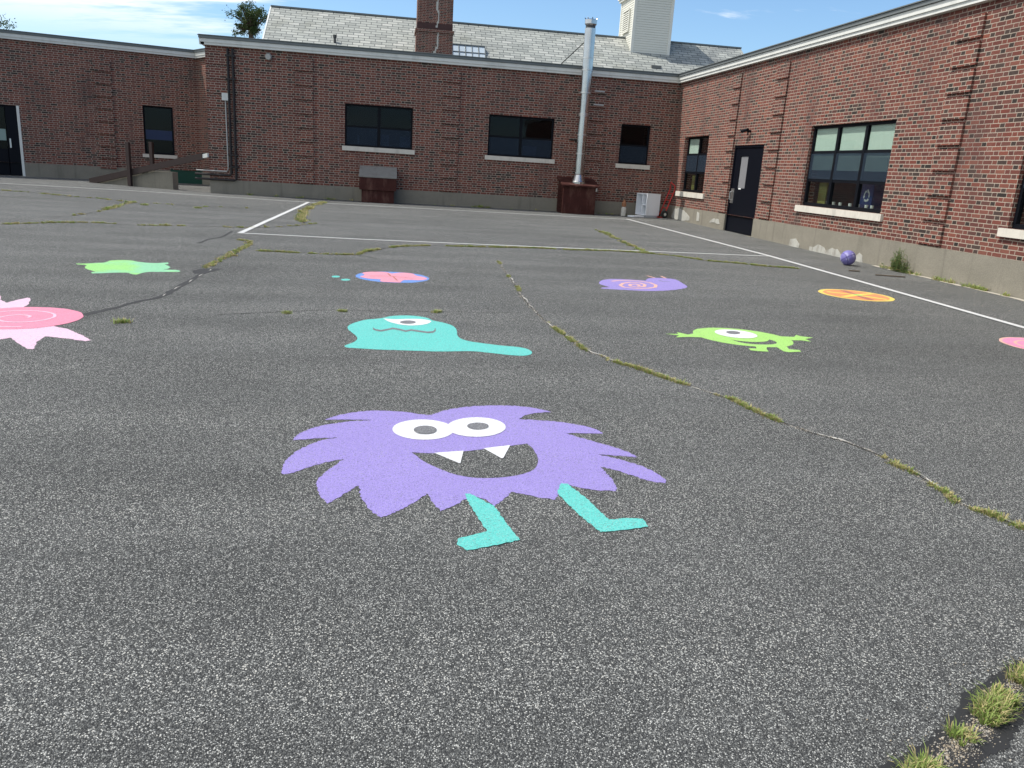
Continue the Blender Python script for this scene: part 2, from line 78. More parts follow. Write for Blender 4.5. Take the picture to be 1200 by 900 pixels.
# ------------------------------------------------------------------ node helpers
class NT:
    def __init__(s, name):
        s.m=bpy.data.materials.new(name); s.m.use_nodes=True; s.t=s.m.node_tree; s.n=s.t.nodes; s.n.clear()
        s.out=s.n.new('ShaderNodeOutputMaterial')
    def link(s,a,b): s.t.links.new(a,b)
    def val(s,x,sock):
        if isinstance(x,(int,float)): sock.default_value=x
        elif isinstance(x,(tuple,list)): sock.default_value=tuple(x) if len(x)==len(sock.default_value) else tuple(x)+(1,)
        else: s.link(x,sock)
    def m_(s,op,a,b=None,c=None,clamp=False):
        n=s.n.new('ShaderNodeMath'); n.operation=op; n.use_clamp=clamp
        s.val(a,n.inputs[0])
        if b is not None: s.val(b,n.inputs[1])
        if c is not None: s.val(c,n.inputs[2])
        return n.outputs[0]
    def mix(s,f,a,b,blend='MIX'):
        n=s.n.new('ShaderNodeMix'); n.data_type='RGBA'; n.blend_type=blend
        s.val(f,n.inputs[0]); s.val(a,n.inputs[6]); s.val(b,n.inputs[7]); return n.outputs[2]
    def ramp(s,f,stops,interp='LINEAR'):
        n=s.n.new('ShaderNodeValToRGB'); n.color_ramp.interpolation=interp; e=n.color_ramp.elements
        while len(e)<len(stops): e.new(.5)
        for i,(p,c) in enumerate(stops):
            e[i].position=p; e[i].color=tuple(c)+(1,) if len(c)==3 else c
        s.val(f,n.inputs[0]); return n.outputs[0]
    def noise(s,vec,scale,detail=3,rough=.55,dist=0):
        n=s.n.new('ShaderNodeTexNoise'); n.inputs['Scale'].default_value=scale; n.inputs['Detail'].default_value=detail
        n.inputs['Roughness'].default_value=rough; n.inputs['Distortion'].default_value=dist
        if vec is not None: s.link(vec,n.inputs['Vector'])
        return n.outputs['Fac']
    def vor(s,vec,scale,feature='F1'):
        n=s.n.new('ShaderNodeTexVoronoi'); n.inputs['Scale'].default_value=scale; n.feature=feature
        s.link(vec,n.inputs['Vector']); return n
    def smooth(s,x,a,b,lo=0,hi=1):
        n=s.n.new('ShaderNodeMapRange'); n.interpolation_type='SMOOTHSTEP'
        s.val(x,n.inputs[0]); n.inputs[1].default_value=a; n.inputs[2].default_value=b; n.inputs[3].default_value=lo; n.inputs[4].default_value=hi
        return n.outputs[0]
    def geo(s): return s.n.new('ShaderNodeNewGeometry').outputs['Position']
    def uv(s): return s.n.new('ShaderNodeUVMap').outputs['UV']
    def mapv(s,v,sc=(1,1,1),loc=(0,0,0),rot=(0,0,0)):
        n=s.n.new('ShaderNodeMapping'); s.link(v,n.inputs['Vector']); n.inputs['Scale'].default_value=sc; n.inputs['Location'].default_value=loc; n.inputs['Rotation'].default_value=rot
        return n.outputs[0]
    def sep(s,v):
        n=s.n.new('ShaderNodeSeparateXYZ'); s.link(v,n.inputs[0]); return n.outputs
    def comb(s,x,y,z=0):
        n=s.n.new('ShaderNodeCombineXYZ'); s.val(x,n.inputs[0]); s.val(y,n.inputs[1]); s.val(z,n.inputs[2]); return n.outputs[0]
    def white(s,v):
        n=s.n.new('ShaderNodeTexWhiteNoise'); n.noise_dimensions='3D'; s.link(v,n.inputs['Vector']); return n.outputs
    def bump(s,h,strength=.5,dist=.01):
        n=s.n.new('ShaderNodeBump'); n.inputs['Strength'].default_value=strength; n.inputs['Distance'].default_value=dist
        s.link(h,n.inputs['Height']); return n.outputs[0]
    def bsdf(s,col,rough=.8,metal=0,spec=.5,normal=None,**kw):
        n=s.n.new('ShaderNodeBsdfPrincipled'); s.val(col,n.inputs['Base Color']); s.val(rough,n.inputs['Roughness']); s.val(metal,n.inputs['Metallic'])
        s.val(spec,n.inputs['Specular IOR Level'])
        if normal is not None: s.link(normal,n.inputs['Normal'])
        for k,v in kw.items(): s.val(v,n.inputs[k.replace('_',' ')])
        s.link(n.outputs[0],s.out.inputs[0]); return n

def brick_mat(name, ch=.069, pair=.312, joint=.0115, z_off=.616):
    t=NT(name); uv=t.uv(); x,y,_=t.sep(uv)
    pos=t.geo()
    wob=t.m_('MULTIPLY',t.m_('SUBTRACT',t.noise(uv,9,2),.5),.006)
    v=t.m_('DIVIDE',t.m_('ADD',t.m_('SUBTRACT',y,z_off),wob),ch)
    row=t.m_('FLOOR',v); fv=t.m_('FRACT',v)
    rn=t.white(t.comb(row,3.3,1))[0]
    u=t.m_('ADD',t.m_('ADD',t.m_('DIVIDE',x,pair),t.m_('MULTIPLY',t.m_('FLOORED_MODULO',row,2),.5)),t.m_('MULTIPLY',rn,.07))
    cell=t.m_('FLOOR',u); fu=t.m_('FRACT',u); st=.655
    isH=t.m_('GREATER_THAN',fu,st)
    a=t.m_('SUBTRACT',fu,t.m_('MULTIPLY',isH,st))
    end=t.m_('ADD',st,t.m_('MULTIPLY',isH,1-st))
    b=t.m_('SUBTRACT',end,fu)
    dh=t.m_('MULTIPLY',t.m_('MINIMUM',a,b),pair)
    dv=t.m_('MULTIPLY',t.m_('MINIMUM',fv,t.m_('SUBTRACT',1,fv)),ch)
    d=t.m_('MINIMUM',dh,dv)
    d=t.m_('ADD',d,t.m_('MULTIPLY',t.m_('SUBTRACT',t.noise(uv,70,2),.5),.003))
    mask=t.smooth(d,joint/2-.0012,joint/2+.0016)           # 1 on brick
    idv=t.comb(t.m_('ADD',t.m_('MULTIPLY',cell,2),isH),row,5.5)
    wn=t.white(idv)
    r=wn[0]; rc=t.sep(wn[1])
    hv=t.m_('ADD',r,t.m_('MULTIPLY',isH,.20))
    hv=t.m_('ADD',hv,t.m_('MULTIPLY',t.m_('SUBTRACT',t.noise(pos,.55,3),.5),.5))
    col=t.ramp(hv,[(0,(.25,.086,.060)),(.2,(.20,.066,.050)),(.48,(.17,.055,.044)),(.76,(.135,.049,.042)),(.88,(.095,.045,.040)),(.96,(.052,.042,.038)),(1,(.038,.034,.032))])
    col=t.mix(t.m_('MULTIPLY',rc[1],.30),col,(.19,.115,.095))
    grain=t.noise(pos,160,3,.7)
    col=t.mix(.35,col,t.ramp(grain,[(.3,(.35,.35,.35)),(.7,(1,1,1))]),'MULTIPLY')
    stain=t.noise(t.mapv(pos,(1,1,.35)),1.1,5,.6)
    mort=t.mix(t.noise(pos,35,3),(.32,.26,.205),(.50,.425,.35))
    mort=t.mix(t.smooth(stain,.55,.75,0,.5),mort,(.25,.20,.18))
    c=t.mix(mask,mort,col)
    c=t.mix(t.smooth(stain,.45,.8,0,.4),c,(.09,.058,.052))
    c=t.mix(t.smooth(t.noise(pos,.8,4,.7),.62,.8,0,.18),c,(.38,.32,.28))
    drip=t.m_('MULTIPLY',t.smooth(t.noise(t.comb(t.m_('MULTIPLY',x,2.2),t.m_('MULTIPLY',y,.12)),1.6,5,.7),.52,.74),t.smooth(y,2.6,4.5,.15,1))
    c=t.mix(t.m_('MULTIPLY',drip,.5),c,(.075,.055,.05))
    hgt=t.m_('ADD',mask,t.m_('MULTIPLY',grain,.35))
    t.bsdf(c,.92,spec=.08,normal=t.bump(hgt,.6,.006))
    return t.m

def asphalt_nodes(t):
    pos=t.geo()
    w=t.mapv(pos,(1,1,1))
    big=t.noise(w,.22,4,.55); mid=t.noise(w,1.3,4,.6); st=t.noise(t.mapv(w,(.25,1.6,1),rot=(0,0,.15)),.8,4,.6)
    v1=t.vor(w,225); c1=t.sep(v1.outputs['Color'])
    v2=t.vor(w,390); c2=t.sep(v2.outputs['Color'])
    v3=t.vor(w,120); c3=t.sep(v3.outputs['Color'])
    stone=t.ramp(c1[0],[(0,(.014,.014,.014)),(.40,(.030,.030,.030)),(.60,(.085,.085,.082)),(.76,(.22,.218,.208)),(.90,(.42,.41,.38)),(1,(.66,.64,.59))])
    rim=t.smooth(v1.outputs['Distance'],.28,.62)
    stone=t.mix(t.m_('MULTIPLY',rim,.85),stone,(.018,.018,.018))
    fine=t.ramp(c2[1],[(0,(.025,.025,.026)),(.5,(.07,.07,.07)),(.85,(.17,.17,.16)),(1,(.42,.41,.38))])
    col=t.mix(.30,stone,fine)
    bigst=t.m_('MULTIPLY',t.m_('GREATER_THAN',c3[2],.93),t.m_('LESS_THAN',v3.outputs['Distance'],.36))
    col=t.mix(t.m_('MULTIPLY',bigst,.75),col,(.42,.40,.36))
    tone=t.m_('ADD',t.m_('MULTIPLY',t.m_('SUBTRACT',big,.5),1.0),t.m_('ADD',t.m_('MULTIPLY',t.m_('SUBTRACT',mid,.5),.5),t.m_('MULTIPLY',t.m_('SUBTRACT',st,.5),.8)))
    mul=t.m_('ADD',1.72,tone,clamp=False); mul=t.m_('MAXIMUM',mul,.6)
    col=t.mix(1,col,t.comb(mul,t.m_('MULTIPLY',mul,1.02),t.m_('MULTIPLY',mul,1.02)),'MULTIPLY')
    dust=t.smooth(t.noise(w,.5,5,.7),.54,.78,0,.30)
    col=t.mix(dust,col,(.19,.185,.175))
    h=t.m_('ADD',t.m_('MULTIPLY',t.m_('SUBTRACT',1,v1.outputs['Distance']),.7),t.m_('ADD',t.m_('MULTIPLY',c1[1],.6),t.m_('MULTIPLY',c2[2],.35)))
    return col,h,c1,c2,v1,mid,big
def asphalt_mat(name='asphalt', tint=None):
    t=NT(name); col,h,*_=asphalt_nodes(t)
    if tint: col=t.mix(tint[1],col,tint[0],'MULTIPLY')
    t.bsdf(col,.9,spec=.12,normal=t.bump(h,.9,.006)); return t.m
def paint_mat(name, c, c2=None, wear=.10, rough=.62):
    """thick line paint rolled on coarse asphalt: pits stay dark, high stones wear through"""
    t=NT(name); col,h,c1,c2_,v1,mid,big=asphalt_nodes(t)
    pc=c
    if c2: pc=t.mix(t.smooth(mid,.42,.58),c,c2)
    else: pc=t.mix(t.smooth(mid,.35,.7,0,.25),c,tuple(min(1,x*1.18+.02) for x in c))
    pc=t.mix(t.m_('MULTIPLY',c2_[0],.18),pc,(1,1,1))
    pc=t.mix(t.m_('MULTIPLY',c1[1],.44),pc,t.mix(.5,pc,(.05,.05,.06)))
    pit=t.m_('GREATER_THAN',t.m_('ADD',c1[2],t.m_('MULTIPLY',t.m_('SUBTRACT',mid,.5),.3)),1-wear)
    cc=t.mix(t.m_('MULTIPLY',pit,.55),pc,col)
    t.bsdf(cc,rough,spec=.15,normal=t.bump(h,.7,.004)); return t.m
def plain(name,c,rough=.6,metal=0,spec=.4,var=.15,scale=6,dirt=None,bump=0):
    t=NT(name); pos=t.geo()
    n=t.noise(pos,scale,4,.6)
    col=t.mix(n,tuple(x*(1-var) for x in c),tuple(min(1,x*(1+var)) for x in c))
    if dirt: col=t.mix(t.smooth(t.noise(t.mapv(pos,(1,1,.3)),scale*.7,5,.7),.48,.72,0,dirt[1]),col,dirt[0])
    nm=t.bump(t.noise(pos,scale*12,3),bump,.005) if bump else None
    t.bsdf(col,rough,metal,spec,nm); return t.m
def concrete_mat(name,c):
    t=NT(name); pos=t.geo()
    ag=t.vor(pos,150); k=t.sep(ag.outputs['Color'])
    big=t.noise(t.mapv(pos,(1,1,1.6)),1.4,5,.65)
    col=t.mix(big,tuple(x*.72 for x in c),tuple(x*1.2 for x in c))
    col=t.mix(t.m_('MULTIPLY',k[0],.35),col,tuple(x*.45 for x in c))
    streak=t.noise(t.mapv(pos,(3,3,.25)),1.6,4,.6)
    col=t.mix(t.smooth(streak,.52,.72,0,.45),col,tuple(x*.45 for x in c))
    fine=t.noise(pos,45,4,.7)
    col=t.mix(.3,col,t.ramp(fine,[(.3,(.4,.4,.4)),(.7,(1,1,1))]),'MULTIPLY')
    t.bsdf(col,.9,spec=.2,normal=t.bump(fine,.5,.01)); return t.m
def slate_mat():
    t=NT('roof_slates'); uv=t.uv(); x,y,_=t.sep(uv); pos=t.geo()
    ch=.25; w=.52
    v=t.m_('DIVIDE',y,ch); row=t.m_('FLOOR',v); fv=t.m_('FRACT',v)
    u=t.m_('ADD',t.m_('DIVIDE',x,w),t.m_('ADD',t.m_('MULTIPLY',t.m_('FLOORED_MODULO',row,2),.5),t.m_('MULTIPLY',t.white(t.comb(row,1,1))[0],.22)))
    cell=t.m_('FLOOR',u); fu=t.m_('FRACT',u)
    wn=t.white(t.comb(cell,row,2)); 
    dv=t.m_('MULTIPLY',fv,ch); dh=t.m_('MULTIPLY',t.m_('MINIMUM',fu,t.m_('SUBTRACT',1,fu)),w)
    edge=t.m_('MINIMUM',t.smooth(dv,.015,.06),t.smooth(dh,.006,.022))
    col=t.ramp(wn[0],[(0,(.27,.28,.255)),(.4,(.33,.34,.31)),(.75,(.38,.39,.35)),(1,(.45,.45,.41))])
    big=t.noise(pos,.35,5,.65)
    col=t.mix(t.smooth(big,.5,.72,0,.55),col,(.22,.22,.17))
    xx=t.sep(pos)[0]
    dk=t.m_('MULTIPLY',t.smooth(xx,10,17,0,.6),t.smooth(t.noise(pos,.8,4),.35,.6))
    col=t.mix(dk,col,(.15,.16,.16))
    col=t.mix(edge,(.07,.075,.075),col)
    t.bsdf(col,.7,spec=.35,normal=t.bump(t.m_('ADD',edge,t.m_('MULTIPLY',wn[0],.6)),.5,.02)); return t.m
def glass_mat(name, tint=(.75,.8,.85), refl=1.0):
    t=NT(name)
    fr=t.n.new('ShaderNodeFresnel'); fr.inputs[0].default_value=1.45
    tr=t.n.new('ShaderNodeBsdfTransparent'); tr.inputs[0].default_value=tint+(1,)
    gl=t.n.new('ShaderNodeBsdfGlossy'); gl.inputs['Roughness'].default_value=.03; gl.inputs[0].default_value=(.9,.95,1,1)
    pos=t.geo(); t.link(t.bump(t.noise(pos,1.3,2),.12,.02),gl.inputs['Normal'])
    mx=t.n.new('ShaderNodeMixShader'); t.link(t.m_('MULTIPLY',fr.outputs[0],refl,clamp=True),mx.inputs[0]); t.link(tr.outputs[0],mx.inputs[1]); t.link(gl.outputs[0],mx.inputs[2])
    t.link(mx.outputs[0],t.out.inputs[0]); return t.m
def screen_mat():
    t=NT('insect_screen'); tr=t.n.new('ShaderNodeBsdfTransparent'); tr.inputs[0].default_value=(.85,.88,.90,1)
    df=t.n.new('ShaderNodeBsdfDiffuse'); df.inputs[0].default_value=(.045,.062,.088,1)
    mx=t.n.new('ShaderNodeMixShader'); mx.inputs[0].default_value=.35
    t.link(tr.outputs[0],mx.inputs[1]); t.link(df.outputs[0],mx.inputs[2]); t.link(mx.outputs[0],t.out.inputs[0]); return t.m
def leaf_mat(name,a,b,trans=.25):
    t=NT(name); pos=t.geo(); n=t.noise(pos,14,2)
    oi=t.white(t.mapv(pos,(9,9,9)))[0]
    col=t.mix(n,a,b); bs=t.bsdf(col,.6,spec=.3)
    tl=t.n.new('ShaderNodeBsdfTranslucent'); t.link(col,tl.inputs[0])
    mx=t.n.new('ShaderNodeMixShader'); mx.inputs[0].default_value=trans
    t.link(bs.outputs[0],mx.inputs[1]); t.link(tl.outputs[0],mx.inputs[2]); t.link(mx.outputs[0],t.out.inputs[0]); return t.m

M={}
M['brick']=brick_mat('flemish_bond_brick')
M['asphalt']=asphalt_mat()
M['crack']=plain('crack_dark',(.035,.033,.03),.95,var=.4,scale=30)
M['crackedge']=plain('crack_lip',(.50,.48,.43),.95,var=.35,scale=40)
M['sealant']=plain('crack_sealant',(.022,.022,.022),.75,var=.3,scale=25,bump=.3)
M['concrete']=concrete_mat('old_concrete',(.29,.265,.215))
M['peel']=plain('peeled_render',(.40,.39,.35),.9,var=.3,scale=9,dirt=((.22,.20,.17),.8),bump=.4)
M['sill']=plain('limestone_sill',(.60,.56,.49),.8,var=.12,scale=5,dirt=((.33,.31,.27),.5))
M['fascia']=plain('fascia_white_paint',(.66,.66,.62),.55,var=.06,scale=3,dirt=((.35,.36,.34),.35))
M['cap']=plain('roof_edge_metal',(.15,.165,.165),.5,metal=.2,var=.2,scale=3)
M['frame']=plain('black_window_frame',(.005,.006,.009),.5,spec=.12,var=.2)
M['blind']=plain('pale_roller_blind',(.72,.80,.72),.85,var=.05,scale=2)
M['glass']=glass_mat('window_glass',(.88,.92,.90),refl=.24)
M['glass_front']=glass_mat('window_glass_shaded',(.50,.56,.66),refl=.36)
M['screen']=screen_mat()
M['door']=plain('black_door_paint',(.004,.005,.009),.45,spec=.10,var=.15)
M['steel']=plain('brushed_steel',(.55,.55,.54),.35,metal=.9,var=.15,scale=10)
M['galv']=plain('galvanised_flue',(.50,.50,.50),.24,metal=1,var=.18,scale=2.5,dirt=((.30,.28,.26),.5))
M['soot']=plain('sooty_metal',(.08,.08,.08),.6,metal=.4)
M['darkpipe']=plain('dark_pipe',(.022,.018,.018),.6,var=.3,scale=8)
M['conduit']=plain('grey_conduit',(.42,.41,.39),.5,metal=.3)
M['brownbox']=plain('oxblood_metal',(.052,.017,.014),.7,spec=.15,var=.45,scale=5,dirt=((.17,.09,.07),.5))
M['lid']=plain('weathered_lid',(.22,.21,.19),.7,var=.25,scale=6,dirt=((.10,.06,.05),.5))
M['rail']=plain('brown_rail_paint',(.030,.017,.015),.6,var=.2,scale=6)
M['green']=plain('green_hatch',(.010,.065,.042),.5,var=.2,scale=6)
M['white']=plain('white_laminate',(.85,.87,.90),.5,var=.05,scale=3,dirt=((.45,.45,.45),.2))
M['red']=plain('red_enamel',(.55,.03,.025),.4,var=.1)
M['rubber']=plain('black_rubber',(.02,.02,.02),.8)
M['slate']=slate_mat()
M['cream']=plain('cream_clapboard',(.70,.69,.62),.6,var=.05,scale=2)
M['louver']=plain('louver_shadow',(.16,.16,.15),.7)
M['roofdeck']=plain('roof_membrane',(.09,.09,.09),.9,var=.2)
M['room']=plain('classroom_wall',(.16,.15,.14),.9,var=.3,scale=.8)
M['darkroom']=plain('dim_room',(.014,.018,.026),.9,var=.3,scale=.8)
M['tunnel']=plain('navy_bin',(.02,.06,.22),.5)
M['yellowdoor']=plain('olive_curtain',(.20,.19,.05),.8)
M['cup']=plain('white_cup',(.85,.85,.83),.5)
M['skyglass']=plain('skylight_panes',(.55,.62,.66),.15,spec=.8,var=.1,scale=1.5)
M['bark']=plain('tree_bark',(.10,.075,.055),.9,var=.3,scale=8,bump=.4)
M['grass']=leaf_mat('grass_green',(.16,.25,.05),(.32,.38,.11))
M['grassdry']=leaf_mat('grass_dry',(.36,.31,.12),(.50,.42,.22),.15)
M['leaf']=leaf_mat('tree_leaves',(.035,.065,.018),(.075,.115,.03))
M['weed']=leaf_mat('weed_leaves',(.10,.17,.05),(.24,.30,.13))
# ------------------------------------------------------------------ ground
def sheet(pts, off):  # flat polygon following the yard's slope
    return [(x,y,gz(y)+off) for x,y in pts]
S=150
n=1
o=new_mesh('yard_asphalt',[(-S,-S,gz(-S)),(S,-S,gz(-S)),(S,S,gz(S)),(-S,S,gz(S))],[(0,1,2,3)],M['asphalt'])
tag(o,kind='structure')
def poly(name, outer, mat, off, parent=None, holes=()):
    loops=[[Vector((x,y,0)) for x,y in outer]]+[[Vector((x,y,0)) for x,y in h] for h in holes]
    tris=tessellate_polygon(loops); vs=[v for l in loops for v in l]
    verts=[(v.x,v.y,gz(v.y)+off) for v in vs]
    fs=[]
    for t in tris:
        a,b,c=[vs[i] for i in t]
        if (b-a).cross(c-a).z<0: t=(t[0],t[2],t[1])
        fs.append(tuple(t))
    return new_mesh(name,verts,fs,mat,parent)
def rough_edge(pts, amp=.004, step=.03, seed=1):
    """break straight edges of hand-rolled paint"""
    rd=random.Random(seed); out=[]
    n=len(pts)
    for i in range(n):
        a=Vector(pts[i]); b=Vector(pts[(i+1)%n]); L=(b-a).length; k=max(1,int(L/step)); nn=Vector((-(b-a).y,(b-a).x))/(L or 1)
        for j in range(k):
            p=a+(b-a)*(j/k)+(nn*rd.uniform(-amp,amp) if j else Vector((0,0)))
            out.append((p.x,p.y))
    return out
def disc(cx,cy,r,n=48,amp=.0,seed=3,sx=1):
    rd=random.Random(seed); return [(cx+math.cos(t)*(r+rd.uniform(-amp,amp))*sx,cy+math.sin(t)*(r+rd.uniform(-amp,amp))) for t in [2*math.pi*i/n for i in range(n)]]
def ribbon_pts(pts, w, jit=.0, seed=1, step=.06, wfun=None):
    rd=random.Random(seed); P=[]
    pts=[Vector(p) for p in pts]
    for a,b in zip(pts,pts[1:]):
        k=max(1,int((b-a).length/step))
        for j in range(k): P.append(a+(b-a)*(j/k))
    P.append(pts[-1]); L=[];R_=[]
    ph=0
    for i,p in enumerate(P):
        d=(P[min(i+1,len(P)-1)]-P[max(i-1,0)]).normalized(); nn=Vector((-d.y,d.x))
        ww=w*(wfun(i/len(P)) if wfun else 1)
        ph=ph*.7+rd.uniform(-1,1)*jit
        c=p+nn*ph
        L.append(c+nn*(ww/2+rd.uniform(-.3,.3)*min(jit,ww))); R_.append(c-nn*(ww/2+rd.uniform(-.3,.3)*min(jit,ww)))
    return L,R_,P
def ribbon(name, pts, w, mat, off, jit=.0, seed=1, step=.06, wfun=None, parent=None):
    L,R_,P=ribbon_pts(pts,w,jit,seed,step,wfun)
    v=[]; f=[]
    for a,b in zip(L,R_): v+=[(a.x,a.y,gz(a.y)+off),(b.x,b.y,gz(b.y)+off)]
    for i in range(len(L)-1): f.append((2*i,2*i+1,2*i+3,2*i+2))
    return new_mesh(name,v,f,mat,parent)
white_line=paint_mat('white_line_paint',(.66,.66,.64),wear=.14)
white_old=paint_mat('worn_white_line_paint',(.60,.60,.58),wear=.26)
LN=PAINT['lines']
back=[(-14,25.9)]+[tuple(p) for p in [(-11.2,25.55),(-7.6,25.3),(-6.4,25.1),(-2.2,24.25),(1.05,24.15),(4.6,24.1),(7.35,24.1)]]
for nm,pts,w,lab,off,mt in (('painted_line',back,.10,'long worn white line running along the foot of the far brick walls',.004,white_old),
    ('painted_line',[(-2.60,14.70),(-2.36,24.2)],.10,'short white side line slanting away on the left of the marked court',.008,white_line),
    ('painted_line',[(-2.65,14.68),(-.5,14.56),(2.87,14.68),(7.5,14.93)],.085,'thin white cross line along the near end of the marked court, beside the grassy crack',.006,white_line),
    ('painted_line',[(7.24,24.2),(7.47,15.0),(7.30,8.1),(7.22,4.0)],.105,'bright white line running beside the right-hand brick wall toward the cabinet',.010,white_line)):
    o=ribbon(nm,pts,w,mt,off,jit=.002,seed=len(lab),step=.25); tag(o,lab,'painted line','white court lines on the asphalt')

# painted creatures -------------------------------------------------
pur=paint_mat('purple_paint',(.27,.20,.57)); teal=paint_mat('teal_paint',(.06,.55,.48)); wht=paint_mat('white_paint',(.80,.80,.80),wear=.05)
ltp=paint_mat('pale_pink_paint',(.80,.52,.66)); pnk=paint_mat('hot_pink_paint',(.80,.22,.34)); blu=paint_mat('blue_paint',(.08,.25,.68))
grn=paint_mat('lime_paint',(.34,.68,.10)); spl=paint_mat('green_splat_paint',(.26,.66,.14),c2=(.22,.62,.32)); org=paint_mat('orange_paint',(.80,.24,.05)); yel=paint_mat('yellow_paint',(.85,.62,.06))
redp=paint_mat('dull_red_paint',(.45,.10,.05)); peach=paint_mat('peach_paint',(.80,.42,.30)); spk=paint_mat('salmon_paint',(.80,.27,.36)); mag=paint_mat('rose_paint',(.80,.22,.42)); grey=paint_mat('grey_paint',(.13,.13,.14),wear=.3)
tealdk=paint_mat('deep_teal_paint',(.07,.52,.46))
def root2(name,x,y,label,group='creatures and discs painted on the asphalt'):
    r=empty(name,(x,y,gz(y))); tag(r,label,'ground painting',group); return r
A1,A2,A3=.002,.0035,.005
P=PAINT
r=root2('painted_monster',.4,3.8,'big shaggy purple monster with teal legs and two fangs painted on the asphalt')
poly('body',rough_edge(P['monster_body'],.006,.012),pur,A1,r,holes=[rough_edge(P['monster_mouth'],.003)])
for t_ in P['monster_teeth']: poly('tooth',t_,wht,A2+.001,r)
for e,pp in zip(P['monster_eyes'],P['monster_pupils']):
    q=poly('eye',rough_edge(e,.002),wht,A2+.0003 if e is P['monster_eyes'][0] else A2+.001,r); poly('pupil',pp,grey,A3+.002,q)
for l in P['monster_legs']: poly('leg',rough_edge(l,.004,.012),teal,A2,r)
r=root2('painted_blob',.3,6.5,'teal slime blob with one sleepy eye and a wavy mouth painted on the asphalt')
poly('body',rough_edge(P['blob_body'],.006,seed=4),teal,A1,r)
q=poly('eye',P['blob_eye'],wht,A2,r); poly('pupil',P['blob_pupil'],grey,A3,q); poly('mouth',P['blob_mouth'],grey,A2,r)
for i,d_ in enumerate(P['dots']):
    o=poly('painted_dot',d_,teal,A1); tag(o,['small teal paint drop farther left of the pink flower disc','small teal paint drop closest to the pink flower disc'][i],'ground painting','teal drops beside the flower disc')
r=root2('painted_flower_disc',.045,10.15,'round blue disc with a pink flower painted behind the teal blob')
poly('disc',disc(.045,10.15,.462,amp=.006),blu,A1,r); poly('flower',rough_edge(P['flower'],.004),spk,A2,r)
ribbon('petal_line',[(-.25,10.15),(.02,10.2),(.3,10.08)],.02,redp,A3,seed=2,parent=r); ribbon('petal_line',[(.02,10.2),(-.02,10.45)],.02,redp,A3+.001,seed=2,parent=r); ribbon('petal_line',[(.05,10.17),(.1,9.85)],.02,redp,A3+.001,seed=2,parent=r)
r=root2('painted_snail',2.9,9.8,'purple snail with an orange spiral shell painted on the asphalt')
poly('body',rough_edge(P['snail'],.006,seed=6),pur,A1,r)
ribbon('shell_spiral',P['spiral'],.045,peach,A2,seed=5,step=.03,parent=r)
for a_ in P['antennae']: ribbon('antenna',a_,.035,peach,A2,seed=5,parent=r)
ribbon('eyelid',P['snail_eye'],.03,grey,A2,seed=5,parent=r)
r=root2('painted_creature',3.4,6.9,'lime green one-eyed round creature with thin arms and legs painted on the asphalt')
poly('body',rough_edge(P['green_body'],.004),grn,A1,r,holes=[P['green_mouth']])
for i,a_ in enumerate(P['green_arms']): poly('arm',a_,grn,A2,r)
for i,a_ in enumerate(P['green_legs']): poly('leg',a_,grn,A2,r)
q=poly('eye',P['green_eye'],wht,A2+.001,r); poly('pupil',P['green_pupil'],grey,A3+.001,q)
o=poly('painted_splat',rough_edge(P['splat'],.008,seed=8),spl,A1); tag(o,'lime and mint paint splat with pointed arms at the left of the yard','ground painting','creatures and discs painted on the asphalt')
r=root2('painted_sun',-3.03,7.03,'pink swirl disc with pale pink rays at the left edge of the yard')
star=P['pink_ray_pts']+[[-3.0,5.9],[-3.2,6.35],[-3.55,6.05],[-3.6,6.5],[-4.05,6.45],[-3.75,6.85],[-4.15,7.1],[-3.75,7.3],[-3.95,7.75],[-3.62,7.6],[-3.6,8.0]]
poly('rays',rough_edge(star,.006,seed=9),ltp,A1,r); poly('disc',disc(-3.03,7.03,.465,amp=.005),pnk,A2,r)
sp=[(-3.03+math.cos(a)*(.05+.03*a),7.03+math.sin(a)*(.05+.03*a)) for a in [i*.2 for i in range(0,58)]]
ribbon('swirl',sp,.024,ltp,A3,jit=.003,seed=4,step=.05,parent=r)
r=root2('painted_pizza',6.44,10.16,'orange disc with a yellow rim and bow painted near the right white line')
poly('rim',disc(6.44,10.16,.50,amp=.006),yel,A1,r); poly('disc',disc(6.44,10.16,.435,amp=.004),org,A2,r)
poly('band',[(6.36,9.75),(6.47,9.75),(6.53,10.57),(6.42,10.57)],redp,A3,r)
poly('bow',[(6.12,10.40),(6.45,10.2),(6.78,10.36),(6.8,10.28),(6.5,10.13),(6.74,9.86),(6.66,9.80),(6.43,10.08),(6.14,9.90),(6.1,9.98),(6.38,10.16),(6.1,10.3)],yel,A3+.0012,r)
poly('centre_dot',disc(6.46,10.14,.06,16),grn,A3+.0024,r)
r=root2('painted_disc',6.72,7.08,'rose pink disc with an orange rim at the right edge of the yard')
poly('rim',disc(6.72,7.08,.435,amp=.005),peach,A1,r); poly('disc',disc(6.72,7.08,.405,amp=.004),mag,A2,r)
sp=[(6.72+math.cos(a)*(.04+.028*a),7.08+math.sin(a)*(.04+.028*a)) for a in [i*.2 for i in range(0,56)]]
ribbon('swirl',sp,.03,peach,A3,jit=.003,seed=4,step=.05,parent=r)

